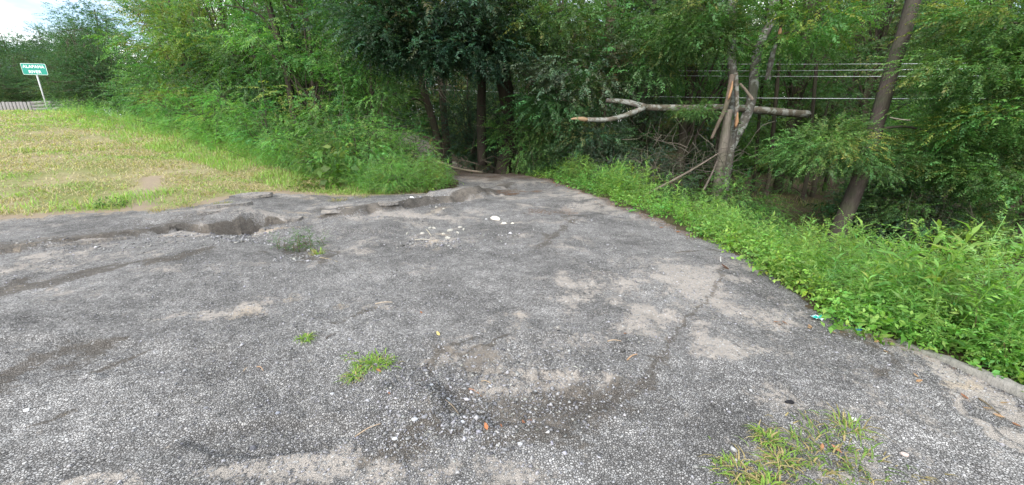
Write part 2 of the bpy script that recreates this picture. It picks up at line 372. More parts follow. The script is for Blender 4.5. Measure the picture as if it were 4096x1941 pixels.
    dark = mx_(.75*np.exp(-((lip-.03)/.05)**2)*(x > -8), 1.1*sstep(-.04, .02, di), .9*np.exp(-((gul-.12)/.13)**2)*(tg > .02)*(tg < .97),  # these terms darken the lip crack, the hole inside and the gully face
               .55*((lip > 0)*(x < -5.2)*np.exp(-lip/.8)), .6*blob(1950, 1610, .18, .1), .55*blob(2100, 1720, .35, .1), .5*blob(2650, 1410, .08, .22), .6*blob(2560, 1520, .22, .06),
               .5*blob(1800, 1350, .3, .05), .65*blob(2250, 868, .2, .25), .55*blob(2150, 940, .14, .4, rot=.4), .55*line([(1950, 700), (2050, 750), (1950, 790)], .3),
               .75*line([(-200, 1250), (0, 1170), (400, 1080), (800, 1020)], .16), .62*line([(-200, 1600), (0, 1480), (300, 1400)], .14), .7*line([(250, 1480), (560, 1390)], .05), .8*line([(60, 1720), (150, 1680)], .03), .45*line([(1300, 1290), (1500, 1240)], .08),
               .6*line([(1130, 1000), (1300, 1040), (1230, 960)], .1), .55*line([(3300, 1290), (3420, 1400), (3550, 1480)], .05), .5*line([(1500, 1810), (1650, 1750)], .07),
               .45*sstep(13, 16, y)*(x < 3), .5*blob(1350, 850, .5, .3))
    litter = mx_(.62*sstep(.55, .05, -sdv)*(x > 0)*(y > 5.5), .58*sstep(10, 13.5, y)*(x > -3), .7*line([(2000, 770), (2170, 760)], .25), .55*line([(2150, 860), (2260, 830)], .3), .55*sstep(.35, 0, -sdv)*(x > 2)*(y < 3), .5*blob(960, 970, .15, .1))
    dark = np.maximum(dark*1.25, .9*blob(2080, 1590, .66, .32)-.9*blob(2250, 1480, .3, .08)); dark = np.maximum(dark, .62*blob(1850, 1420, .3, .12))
    brk = fbm(x_*7, y_*7, 4, 151)-.5; fines = fines+brk*.7; dark = dark+brk*.5; sand = np.maximum(sand, .75*sstep(15.5, 18, y_))+brk*.45
    x, y = x_, y_
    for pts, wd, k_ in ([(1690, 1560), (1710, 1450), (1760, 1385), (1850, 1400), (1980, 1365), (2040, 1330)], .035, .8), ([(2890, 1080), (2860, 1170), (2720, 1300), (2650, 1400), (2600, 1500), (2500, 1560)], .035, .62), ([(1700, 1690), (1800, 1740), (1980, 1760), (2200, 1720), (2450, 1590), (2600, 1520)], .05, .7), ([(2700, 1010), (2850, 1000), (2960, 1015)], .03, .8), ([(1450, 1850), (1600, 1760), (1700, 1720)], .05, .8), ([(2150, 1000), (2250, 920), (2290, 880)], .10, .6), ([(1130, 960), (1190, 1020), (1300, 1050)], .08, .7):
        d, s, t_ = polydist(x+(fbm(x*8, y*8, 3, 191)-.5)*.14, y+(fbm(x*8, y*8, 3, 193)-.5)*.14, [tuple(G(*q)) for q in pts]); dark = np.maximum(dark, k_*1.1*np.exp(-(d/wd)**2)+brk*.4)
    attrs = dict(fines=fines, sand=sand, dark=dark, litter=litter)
    dirt = mx_(.9*sstep(.45, .05, sdv), .75*blob2(x+(fbm(x*4, y*4, 3, 7)-.5)*.8, y, [(-7.0, 7.2), (-7.7, 8.2), (-8.6, 9.4)], .3), .65*blob2(x, y, [(-12, 8.6), (-14, 8.8)], .6), .5*blob2(x, y, [(-18, 13), (-14, 13), (-12, 12.6)], .5), .55*blob2(x, y, [(-15, 10.3), (-12.5, 11)], .35))
    out = []
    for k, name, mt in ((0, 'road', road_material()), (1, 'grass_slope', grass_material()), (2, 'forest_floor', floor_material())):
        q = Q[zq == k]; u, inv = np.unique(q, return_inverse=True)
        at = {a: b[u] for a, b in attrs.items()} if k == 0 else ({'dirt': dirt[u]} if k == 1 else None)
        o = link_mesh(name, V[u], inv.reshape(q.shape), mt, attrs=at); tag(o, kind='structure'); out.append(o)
    return out
def blob2(x, y, pts, wd):
    d, s, t_ = polydist(x, y, pts); return np.exp(-(d/wd)**2)
road, grass_ground, floor = terrain()

# ------------------------------------------------------------------ foliage generators
def leaf_quads(base, d, up, ln, wd, fold=.18, droop=.15):
    """base (n,3), unit direction, unit up -> (n,4,3) folded leaves"""
    d = d/np.linalg.norm(d, axis=1)[:, None]; s = np.cross(d, up); s /= np.linalg.norm(s, axis=1)[:, None]+1e-9; u = np.cross(s, d)
    ln = ln[:, None]; wd = wd[:, None]
    mid = base+d*ln*.45
    return np.stack([base, mid-s*wd*.5+u*wd*fold, base+d*ln-u*ln*droop, mid+s*wd*.5+u*wd*fold], 1)
def spray(r, n=14, ll=.2, lw=.1, droop=.25, spread=55, jit=.25, zig=1):
    s = np.linspace(.08, 1, n); side = np.where(np.arange(n) % 2, 1, -1)*zig
    base = np.stack([s, .06*np.sin(s*5+r.random()*6), -droop*s**2], 1)
    a = math.radians(spread)
    d = np.stack([np.full(n, math.cos(a)), side*math.sin(a), -.25*np.ones(n)], 1)+r.normal(size=(n, 3))*jit
    up = np.tile([0, 0, 1.], (n, 1))+r.normal(size=(n, 3))*jit*1.3
    l = ll*(1-.35*s)*(1+.2*r.normal(size=n)); return leaf_quads(base, d, up/np.linalg.norm(up, axis=1)[:, None], np.abs(l), np.abs(l)*lw/ll)
def frames(d, r, upj=.35):
    d = d/np.linalg.norm(d, axis=1)[:, None]; up = np.tile([0, 0, 1.], (len(d), 1))+r.normal(size=d.shape)*upj
    y = np.cross(up, d); y /= np.linalg.norm(y, axis=1)[:, None]+1e-9; z = np.cross(d, y)
    return np.stack([d, y, z], 2)        # columns
def place(tpls, pos, M, sc, r, tint, hue=.12):
    """scatter templates (k,4,3); returns verts, quads, tint"""
    V = []; T = []
    ch = r.integers(0, len(tpls), len(pos))
    for i, t in enumerate(tpls):
        k = ch == i
        if not k.any(): continue
        v = np.einsum('nij,mkj->nmki', M[k], t)*sc[k][:, None, None, None]+pos[k][:, None, None, :]
        c = np.broadcast_to(tint[k][:, None, None, :], v.shape).copy()
        lv = r.normal(size=(v.shape[0], v.shape[1], 1, 1))
        c *= 1+.16*lv; c[..., 0] *= (1+hue*r.normal(size=v.shape[:2]))[..., None]
        V.append(v.reshape(-1, 3)); T.append(c.reshape(-1, 3))
    V = np.concatenate(V); T = np.clip(np.concatenate(T), .2, 3); Q = np.arange(len(V)).reshape(-1, 4)
    return V, Q, T
def crown_mesh(seed, blobs, clumps, cr, per, tpls, ln, flat=.5, shell=.45, droop=-.05, yellow=.03):
    r = np.random.default_rng(seed)
    vol = np.array([b[3]*b[4]*b[5] for b in blobs])**.67; ch = r.choice(len(blobs), clumps, p=vol/vol.sum())
    B = np.array(blobs, float)[ch]; u = r.normal(size=(clumps, 3)); u /= np.linalg.norm(u, axis=1)[:, None]
    cen = B[:, :3]+u*B[:, 3:6]*(r.uniform(shell**2, 1, clumps)**.5)[:, None]
    size = r.uniform(.6, 1.35, clumps)
    cid = np.repeat(np.arange(clumps), per); g = r.normal(size=(len(cid), 3))*np.array([1, 1, flat])*cr*size[cid][:, None]*.55
    pos = cen[cid]+g
    dr = u[cid]*np.array([1, 1, .45])*.8+g/cr*.9+r.normal(size=g.shape)*.35; dr[:, 2] += droop
    ct = 1+.22*r.normal(size=clumps); yl = np.where(r.random(clumps) < yellow, 1.9, 1)
    tint = np.stack([ct*yl*(1+.12*r.normal(size=clumps)), ct*(1+.12*(yl > 1)), ct*(1+.1*r.normal(size=clumps))], 1)[cid]
    keep = (pos[:, 2] > .12) | (min(b[2] for b in blobs) < .05); pos = pos[keep]; dr = dr[keep]; tint = tint[keep]
    V, Q, T = place(tpls, pos, frames(dr, r), ln*r.uniform(.7, 1.25, len(pos)), r, tint)
    return V, Q, T, cen
def limbs(seed, cen, top, r0, nl, lean=(0, 0)):
    """trunk and limbs reaching clump centres"""
    r = np.random.default_rng(seed+99); parts = []
    path = np.array([[lean[0]*s+.12*math.sin(s*5+seed), lean[1]*s+.10*math.cos(s*4+seed), top*s-.3*(s == 0)] for s in np.linspace(0, 1, 10)])
    parts.append(tube(path, r0*(1-.8*np.linspace(0, 1, 10))+.01, 9))
    ix = r.permutation(len(cen))[:nl]
    for i in ix:
        e = cen[i]; h = np.clip(e[2]*r.uniform(.35, .8), .1*top, .9*top); k = int(h/top*9); a = path[k]
        mid = (a+e)/2+np.array([0, 0, .15*np.linalg.norm(e-a)])+r.normal(size=3)*.15
        pp = spline([a, mid, e], 7); rr = r0*.36*(1-h/top*.6); parts.append(tube(pp, np.linspace(rr, .012, 7), 5))
        for _ in range(2):
            b = pp[r.integers(2, 6)]; parts.append(tube(spline([b, b+r.normal(size=3)*.35+[0, 0, .1], e+r.normal(size=3)*.6], 5), np.linspace(rr*.35, .006, 5), 4))
    return merge(parts)
rs = np.random.default_rng(5)
ELM = [spray(rs, 15, .20, .095) for _ in range(6)]
OAK = [spray(rs, 16, .17, .085, .1, 60, .5) for _ in range(6)]
FERN = [spray(rs, 22, .17, .05, .35, 62, .16) for _ in range(5)]
BROAD = [spray(rs, 8, .34, .19, .3, 50, .35) for _ in range(5)]
THIN = [spray(rs, 16, .24, .045, .3, 45, .3) for _ in range(5)]
KIND = {}
def shared(kn):
    K = KIND[kn]
    if K['meshes'] is None:
        V, Q, T = K['crown']; a = link_mesh('crown', V, Q, LEAF, tint=T, smooth=False); b = link_mesh('trunk', *K['trunk'], BARK)
        K['meshes'] = (a.data, b.data); bpy.data.objects.remove(a); bpy.data.objects.remove(b)
    return K['meshes']
def kind(name, seed, blobs, clumps, cr, per, tpls, ln, top, r0, nl, **k):
    V, Q, T, cen = crown_mesh(seed, blobs, clumps, cr, per, tpls, ln, **k)
    tv, tq = limbs(seed, cen, top, r0, nl)
    KIND[name] = dict(crown=(V, Q, T), trunk=(tv, tq), meshes=None)
kind('bushyA', 1, [(0, 0, 2.6, 2.7, 2.3, 2.6), (.4, .2, 5.2, 2.1, 2.0, 2.2)], 105, .62, 22, ELM, .50, 6.2, .13, 24)
kind('bushyB', 2, [(-.4, 0, 2.2, 2.5, 2.2, 2.2), (.8, 0, 4.4, 2.3, 2.0, 2.2), (-1.1, 0, 5.4, 1.5, 1.4, 1.6)], 105, .6, 22, ELM, .48, 6.2, .12, 24)
kind('layered', 3, [(0, 0, 1.5, 2.6, 2.3, 1.4), (.3, 0, 3.4, 2.9, 2.4, 1.3), (-.2, 0, 5.4, 2.3, 2.1, 1.3), (0, 0, 7.0, 1.5, 1.5, 1.0)], 105, .7, 20, ELM, .54, 7.0, .13, 26, flat=.26)
kind('tallA', 4, [(0, 0, 7.5, 2.8, 2.8, 3.6), (1.2, .3, 5.0, 1.8, 1.8, 1.8)], 110, .85, 15, ELM, .62, 10, .17, 26)
kind('tallB', 5, [(0, 0, 8.5, 2.6, 2.6, 4.0), (-1.4, 0, 5.4, 1.6, 1.6, 1.8), (.8, 0, 4.2, 1.2, 1.2, 1.2)], 110, .85, 15, OAK, .64, 11, .17, 26)
kind('oak', 6, [(0, 0, 5.3, 3.9, 3.2, 1.5), (-2.6, 0, 4.6, 2.4, 2.0, 1.1), (1.5, 0, 7.4, 3.0, 2.8, 1.6)], 210, .68, 18, OAK, .46, 7.2, .30, 34)
kind('shrub', 7, [(0, 0, .95, 1.25, 1.1, .95), (.5, 0, 1.5, .8, .8, .7)], 60, .42, 15, ELM, .34, 1.6, .035, 16)
kind('shrubdark', 8, [(0, 0, 1.3, 1.3, 1.2, 1.4), (.1, 0, 2.7, .9, .9, 1.0)], 80, .45, 16, OAK, .34, 3.2, .06, 18)
kind('shrubbroad', 9, [(0, 0, .9, 1.2, 1.1, .95), (-.4, 0, 1.5, .7, .7, .7)], 55, .45, 11, BROAD, .40, 1.6, .03, 16)
kind('feathery', 10, [(0, 0, .8, .95, .9, .75), (.3, 0, 1.2, .6, .6, .6)], 55, .36, 14, FERN, .36, 1.4, .02, 18)
kind('farA', 11, [(0, 0, 4.4, 3.6, 3.2, 4.4), (.5, 0, 9.4, 3.0, 2.8, 3.4)], 190, 1.15, 17, ELM, .95, 12, .2, 16)
kind('farB', 12, [(0, 0, 3.2, 3.4, 3.0, 3.0), (-1, 0, 8.0, 3.0, 2.8, 3.0), (1.2, 0, 11, 2.4, 2.2, 2.6)], 190, 1.15, 17, OAK, .98, 13, .2, 16)

kind('bough', 13, [(0, 0, 0, 1.35, 1.0, .42)], 44, .42, 15, ELM, .34, .3, .012, 14)
kind('fernbough', 14, [(0, 0, 0, 1.4, 1.0, .40)], 40, .45, 14, FERN, .44, .3, .012, 14)
GREENS = dict(verge=(.17, .33, .085), fresh=(.11, .23, .06), mid=(.085, .175, .054), deep=(.06, .125, .052), oak=(.042, .088, .052), grey=(.10, .145, .095),
              yellow=(.155, .215, .042), far=(.20, .27, .12), olive=(.14, .19, .075))
def grow(kn, name, x, y, sc, rot, green, label, cat='tree', group=None, sz=None, barkc=(.075, .062, .05), z=None, parts=('trunk', 'crown')):
    K = KIND[kn]; z0 = float(H(np.array([x]), np.array([y]))[0]) if z is None else z
    root = empty(name, (x, y, z0), label=label, cat=cat, group=group); root.rotation_euler[2] = rot
    root.scale = (sc, sc, sz or sc)
    ms = shared(kn)
    cr = bpy.data.objects.new('foliage' if cat != 'tree' else 'crown', ms[0]); tk = bpy.data.objects.new('stems' if cat != 'tree' else 'trunk', ms[1])
    COL.objects.link(cr); COL.objects.link(tk)
    cr.parent = root; tk.parent = root; cr.color = (*GREENS[green], 1) if isinstance(green, str) else (*green, 1); tk.color = (*barkc, 1)
    return root
def X(px, y): return (px-2048)*y/1639.0
def R(): return random.uniform(0, 6.28)
def jit(g, s=.12):
    c = GREENS[g]; k = 1+random.uniform(-s, s); return (c[0]*k*(1+random.uniform(-.12, .12)), c[1]*k, c[2]*k*(1+random.uniform(-.1, .1)))

# ------------------------------------------------------------------ trees: near ones one by one
T_ = grow
TR = {}
T_('bushyA', 'tree', X(640, 26), 26, .95, 1.1, 'mid', 'rounded green tree just right of the green sign, its boughs almost touching the ground')
T_('tallA', 'tree', X(790, 24), 24, 1.0, 3.2, 'fresh', 'tall pale green tree reaching twigs out over the sky above the sign')
T_('bushyB', 'tree', X(860, 22.5), 22.5, 1.0, .3, 'mid', 'dense dark-hearted tree at the top of the grass slope, second from the sign')
T_('layered', 'tree', X(870, 20), 20, 1.0, 2.2, 'yellow', 'yellowish green tree with hanging boughs behind the weed strip on the slope')
T_('tallB', 'tree', X(980, 20.5), 20.5, 1.0, 4.0, 'mid', 'tall tree with bare dark limbs showing against the sky gap, left half of the photo')
T_('bushyA', 'tree', X(1060, 17.5), 17.5, .82, 4.4, 'mid', 'mid green bushy tree above the bend of the weed strip')
T_('layered', 'tree', X(1280, 16), 16, .88, .7, 'fresh', 'bright layered tree with drooping feathery boughs left of the dark track opening')
T_('bushyB', 'tree', X(1500, 15.8), 15.8, .80, 5.1, 'fresh', 'broad leafy tree whose boughs hang beside the track opening')
T_('tallA', 'tree', X(1250, 18), 18, 1.1, 5.5, 'fresh', 'tall light green tree rising behind the layered tree left of the track')
T_('layered', 'tree', X(860, 25.5), 25.5, 1.1, 5.0, 'fresh', 'feathery tree filling in behind the trees near the sign')
T_('bushyA', 'tree', X(1120, 20), 20, 1.2, 2.6, 'deep', 'deep green tree filling the gap behind the slope trees')
T_('shrubdark', 'evergreen_shrub', X(1880, 18), 18, 1.25, 1, 'oak', 'tall blackish green shrub in the middle at the end of the road, left one', 'shrub')
T_('shrubdark', 'evergreen_shrub', X(1985, 17), 17, .95, 3, 'oak', 'blackish green shrub against the big dark trunk, right one', 'shrub')
T_('shrub', 'shrub', X(2080, 15.6), 15.6, 1.15, 2, 'fresh', 'bright green rounded shrub to the right of the dark oak trunk', 'shrub', sz=1.35)
T_('shrub', 'shrub', X(2210, 15.0), 15.0, .95, 4, 'mid', 'mid green shrub leaning out right of the bright rounded shrub', 'shrub', sz=1.3)
T_('shrubdark', 'shrub', X(2420, 12.6), 12.6, .75, .5, 'grey', 'greyish green thicket under the broken tip of the fallen trunk', 'shrub')
T_('shrub', 'shrub', X(2620, 12.0), 12.0, .9, 1.5, 'grey', 'grey-green drooping shrub below the fork of the fallen trunk', 'shrub')
T_('shrubdark', 'shrub', X(2330, 13.4), 13.4, .8, 2.1, 'deep', 'dark thicket between the bright shrub and the fallen trunk tip', 'shrub')
T_('bushyB', 'tree', X(2350, 19), 19, .95, 2.9, 'deep', 'dark green tree behind the thicket right of the oak')
T_('tallB', 'tree', X(2240, 17), 17, 1.0, 1.2, 'mid', 'tall tree with hanging leaves over the right road edge')
T_('layered', 'tree', X(2560, 17), 17, 1.05, 3.5, 'grey', 'grey-green tree standing behind the fallen trunk fork')
T_('tallA', 'tree', X(2750, 15), 15, 1.05, .2, 'mid', 'leafy tree hanging over the middle of the fallen trunk')
T_('bushyA', 'tree', X(2780, 20), 20, 1.1, 1.9, 'fresh', 'light green tree seen between the broken trunks, beyond the wires')
T_('tallB', 'tree', X(3150, 16.5), 16.5, .95, 3.9, 'mid', 'tall tree with low leafy limbs right of the pale blotched trunk')
T_('shrub', 'shrub', X(2700, 11.5), 11.5, .6, 0, 'mid', 'small leafy shrub at the foot of the brush pile', 'shrub')
T_('shrub', 'shrub', X(3010, 10.2), 10.2, .72, 3.3, 'fresh', 'yellow-green shrub standing in front of the pale blotched trunk', 'shrub')
T_('feathery', 'shrub', X(3130, 9.4), 9.4, .6, .9, 'fresh', 'thin leafy sapling right of the yellow-green shrub', 'shrub')
T_('bushyA', 'tree', X(3300, 15.5), 15.5, .62, 5.3, 'mid', 'low spreading tree left of the dark leaning trunk')
T_('layered', 'tree', X(3720, 11.5), 11.5, .62, 4.1, 'fresh', 'feathery tree right of the dark leaning trunk')
T_('bushyB', 'tree', X(4120, 9.8), 9.8, .60, .4, 'mid', 'dense tree reaching in at the right side above the weeds')
TR['right'] = T_('bushyA', 'tree', X(4250, 8.2), 8.2, .62, 3.0, 'fresh', 'bright leafy tree hanging in at the far right side')
T_('tallB', 'tree', X(3900, 15), 15, 1.0, 2.0, 'deep', 'tall dark tree behind the leafy trees on the right')
T_('tallA', 'tree', X(3450, 19), 19, 1.15, 1.0, 'olive', 'olive tree beyond the wires left of the leaning trunk')
T_('bushyB', 'tree', X(3650, 20), 20, 1.15, 3.0, 'grey', 'grey-green tree beyond the wires right of the leaning trunk')
T_('shrubbroad', 'shrub', X(4080, 7.0), 7.0, .45, 1.0, (.14, .24, .05), 'yellow-green broad-leaved shrub by the right side above the weeds', 'shrub')
T_('shrub', 'shrub', X(3850, 8.2), 8.2, .75, 2.0, 'mid', 'low shrub behind the weeds in front of the dense right tree', 'shrub')
T_('shrubbroad', 'shrub', X(3560, 9.6), 9.6, .7, 2.6, 'deep', 'dark broad-leaved shrub just right of the leaning trunk foot', 'shrub')
T_('shrub', 'shrub', X(3750, 8.8), 8.8, .62, 5, 'grey', 'pale grey-green sapling clump right of the leaning trunk foot', 'shrub')
# small shrubs along the left verge
for (px, y, kn, sc, g, lab) in [
    (560, 21.5, 'shrub', .8, 'fresh', 'leafy shrub where the weed strip meets the trees near the sign'),
    (700, 17.5, 'feathery', 1.0, 'verge', 'feathery shrub at the top of the slope under the yellowish tree'),
    (880, 14.6, 'feathery', 1.05, 'verge', 'pale feathery bush where the grass slope ends under the trees'),
    (1050, 12.2, 'shrub', .8, 'fresh', 'rounded shrub left of the tall spiky weeds'),
    (1160, 11.2, 'feathery', .7, 'verge', 'soft greyish feathery weed bush in front of the layered tree'),
    (1300, 10.6, 'shrub', .62, 'fresh', 'small dense shrub with reddish twigs on the left verge'),
    (1420, 10.9, 'shrub', .78, 'verge', 'shrub with pale leaves above the road hump'),
    (1540, 10.8, 'feathery', .62, 'verge', 'bright feathery bush at the left corner of the track opening'),
    (1640, 12.4, 'shrub', .75, 'verge', 'leafy shrub under the drooping boughs at the track opening'),
    (1350, 12.2, 'shrub', 1.0, 'fresh', 'larger shrub behind the small ones on the left verge'),
    (1560, 9.7, 'feathery', .48, 'verge', 'low feathery weed bush nearest the road hump'),
    (1700, 10.6, 'feathery', .45, 'yellow', 'lowest bright bush at the mouth of the track'),
    (2330, 12.0, 'shrub', .42, 'verge', 'low bright bush on the right road edge below the thicket'),
    (2480, 10.6, 'feathery', .5, 'verge', 'feathery bush on the right road edge below the grey thicket'),
    (2150, 14.6, 'shrub', .4, 'deep', 'small dark bush where the right road edge bends out of sight')]:
    T_(kn, 'shrub', X(px, y), y, sc, R(), jit(g), lab, 'shrub')
# rows beyond: nothing tells these apart
for i in range(18):
    px = 1250+i*165+random.uniform(-50, 50); y = random.uniform(27, 33)
    T_(random.choice(['farA', 'farB']), 'woodland_tree', X(px, y), y, random.uniform(.8, 1.05), R(), jit(random.choice(['far', 'olive', 'mid', 'grey'])), 'tree in the deep wood seen only between the nearer trees', group='trees deep in the wood')
for i in range(26):
    px = 760+i*150+random.uniform(-60, 60); y = random.uniform(36, 48)
    T_(random.choice(['farA', 'farB']), 'background_tree', X(px, y), y, random.uniform(.85, 1.25), R(), jit(random.choice(['far', 'far', 'yellow', 'olive'])), 'pale far tree closing the view at the back of the wood', group='far trees at the back of the wood')
for i, (px, y, sc) in enumerate([(-330, 62, 1.1), (-200, 58, .95), (-100, 60, .88), (-20, 56, .80), (60, 62, .88), (130, 54, .70), (200, 60, .72), (270, 52, .70), (330, 56, .62), (400, 48, .66), (500, 42, .72), (370, 40, .45), (470, 38, .45)]):
    T_(['farA', 'farB'][i % 2], 'distant_tree', X(px, y), y, sc, R(), jit('deep'), 'dark distant tree in the row behind the fence and sign', group='dark distant trees behind the fence', z=3.6)
for i in range(13):
    px = -250+i*55
    T_('shrubdark', 'distant_bush', X(px, 45), 45, 1.5, R(), jit('deep'), 'dark bushes in the row just behind the fence', 'shrub', 'dark bushes behind the fence', z=3.2)
for i in range(16):
    px = 370+i*50
    T_('shrubdark', 'dense_bush', X(px, 31), 31, 1.6, R(), jit('deep'), 'dark bushes filling the wood edge behind the slope trees', 'shrub', 'dark bushes behind the slope trees')
# trees outside the frame that shade the wood floor
for (x, y) in ((13, 7), (16, 11), (18, 4)):
    T_('tallB', 'tree', x, y, 1.0, R(), 'mid', 'woodland tree standing off to the right of the leaning trunk', group='trees off to the right')

# ------------------------------------------------------------------ trunks drawn one by one
def trunk_tree(name, pts, r0, r1, label, barkc, mt=BARK, crown=None, cs=1, green='mid', vines=0, cat='tree', forks=(), seed=0):
    """pts: list of (px,py,depth); continues up to the crown"""
    w_ = [P(*p) for p in pts]
    g = w_[0].copy(); g[2] = float(H(np.array([g[0]]), np.array([g[1]]))[0])-.15
    if w_[0][2] > g[2]+.2: w_ = [g+(w_[0]-g)*0] + w_
    base = w_[0].copy(); root = empty(name, tuple(base), label=label, cat=cat)
    pth = spline([q-base for q in w_], 16); parts = [tube(pth, np.linspace(r0, r1, 16)*(1+.35*np.exp(-np.linspace(0, 1, 16)*14)), 12, .07)]
    for (fp, fr0, fr1) in forks:
        parts.append(tube(spline([P(*q)-base for q in fp], 9), np.linspace(fr0, fr1, 9), 7, .08))
    link_mesh('trunk', *merge(parts), mt, root, color=barkc)
    if vines:
        r = np.random.default_rng(seed+500); k = r.uniform(0, 15, vines); i = k.astype(int); f_ = (k-i)[:, None]
        c = pth[i]*(1-f_)+pth[np.minimum(i+1, 15)]*f_; dd = r.normal(size=(vines, 3)); dd[:, 2] *= .3; dd /= np.linalg.norm(dd, axis=1)[:, None]
        V, Q, T = place(ELM, c+dd*r0*1.0, frames(dd+[0, 0, -.3], r), r.uniform(.25, .5, vines), r, np.ones((vines, 3))*(1+.15*r.normal(size=(vines, 1))))
        link_mesh('climbing_vine', V, Q, LEAF, root, tint=T, smooth=False, color=GREENS[green])
    if crown:
        K = shared(crown)[0]; o = bpy.data.objects.new('crown', K); COL.objects.link(o); o.parent = root
        o.location = tuple(pth[-1]-np.array([0, 0, 5.2*cs])); o.scale = (cs,)*3; o.rotation_euler[2] = R(); o.color = (*GREENS[green], 1)
    return root
DK = (.045, .036, .030); BR = (.085, .066, .052); GY = (.15, .135, .12)
TR['lean'] = trunk_tree('leaning_tree', [(3350, 940, 8.6), (3440, 720, 8.7), (3500, 520, 8.9), (3570, 270, 9.1), (3640, 60, 9.3), (3760, -420, 9.6)], .175, .12, 'leaning trunk with a wet black foot rising through the trees at the right', (.058, .048, .042), crown='tallA', cs=.42, green='mid', seed=1)
TR['oak'] = trunk_tree('oak_tree', [(2010, 690, 16.2), (2040, 500, 16.2), (2020, 350, 16.1), (1985, 150, 16), (1930, -60, 15.8), (1880, -300, 15.6)], .34, .24, 'thick dark shaggy oak trunk at the end of the road', DK, crown='oak', cs=.42, green='oak', seed=2,
           forks=[([(1930, 660, 16.0), (1925, 450, 16.0), (1925, 250, 16.0), (1880, 60, 15.8)], .2, .14)])
trunk_tree('tree', [(1762, 665, 17), (1750, 560, 17), (1715, 430, 17), (1680, 300, 17), (1640, 60, 17), (1600, -200, 17)], .19, .11, 'slender trunk leaning left beside the track, front one of two', BR, crown='tallA', cs=.42, green='mid', seed=3, forks=[([(1715, 420, 17), (1670, 395, 17), (1640, 400, 16.8)], .06, .03)])
trunk_tree('tree', [(1790, 610, 18.5), (1775, 450, 18.5), (1760, 250, 18.5), (1750, 30, 18.5), (1740, -200, 18.5)], .17, .12, 'upright brown trunk just behind the left-leaning one beside the track', BR, crown='tallB', cs=.42, green='olive', seed=4)
trunk_tree('tree', [(2130, 360, 19), (2150, 220, 19), (2180, 80, 19), (2200, -150, 19)], .22, .16, 'dark vine-clad trunk leaning right behind the bright shrub', DK, crown='tallA', cs=.42, green='mid', vines=60, seed=5)
TR['stout'] = trunk_tree('tree', [(2415, 640, 14), (2405, 470, 14), (2415, 330, 14), (2440, 120, 14), (2455, -60, 14), (2460, -300, 14)], .20, .15, 'stout leafy-sided trunk where the fallen trunk rests', BR, crown='tallB', cs=.42, green='mid', vines=220, seed=6, forks=[([(2440, 130, 14), (2490, 60, 14), (2500, -60, 14)], .06, .04)])
TR['pale'] = trunk_tree('tree', [(2900, 640, 12.2), (2970, 500, 12.4), (3010, 380, 12.4), (3030, 200, 12.5), (3090, 60, 12.5), (3110, -200, 12.5)], .15, .11, 'pale lichen-blotched trunk leaning right, behind the crossing broken limb', (.10, .095, .085), BARKL, crown='tallA', cs=.42, green='mid', seed=7)
trunk_tree('tree', [(2925, 560, 12.0), (2935, 450, 12), (2930, 300, 12), (2925, 150, 12), (2930, 0, 12), (2930, -250, 12)], .12, .09, 'upright grey blotched trunk between the two leaning ones', (.11, .10, .09), BARKL, crown='tallB', cs=.42, green='mid', vines=50, seed=8)
trunk_tree('dead_tree', [(2895, 570, 11.6), (2905, 500, 11.6), (2915, 440, 11.6)], .13, .10, 'snapped grey stump under the fallen trunk', (.17, .15, .13), seed=9)
trunk_tree('tree', [(2500, 600, 21), (2560, 430, 21), (2610, 270, 21), (2620, 0, 21), (2620, -150, 21)], .14, .1, 'thin dark trunk deep in the wood behind the fallen trunk', DK, crown='tallB', cs=.42, green='grey', seed=10)
trunk_tree('tree', [(3390, 420, 20), (3420, 300, 20), (3440, 100, 20), (3470, -100, 20)], .15, .12, 'brown trunk deep in the wood left of the leaning one', BR, crown='tallA', cs=.45, green='olive', seed=11)
trunk_tree('tree', [(3750, 480, 22), (3690, 280, 22), (3740, 130, 22), (3800, -60, 22)], .16, .10, 'crooked trunk deep in the wood right of the leaning one', BR, crown='tallB', cs=.45, green='grey', seed=12)
trunk_tree('tree', [(1150, 300, 15.8), (1120, 180, 15.8), (1080, 40, 15.8), (1040, -100, 15.8)], .12, .09, 'dark bare limbs of a tree leaning left above the layered tree', DK, crown='tallA', cs=.42, green='fresh', seed=13, forks=[([(1120, 190, 15.8), (1040, 60, 15.8), (900, 20, 15.8)], .05, .02), ([(1240, 100, 15.8), (1180, 40, 15.8), (1130, 0, 15.8)], .07, .05)])
for k, (px, y) in enumerate([(3080, 15), (3170, 16.5), (3230, 14.5), (3020, 17), (2860, 16), (3310, 17)]):
    trunk_tree('sapling', [(px, 690, y), (px+15, 500, y), (px+40, 200, y), (px+50, -50, y)], .07, .05, 'thin dark stem standing in the shaded hollow left of the leaning trunk', DK, seed=20+k)['group'] = 'thin dark stems in the shaded hollow'

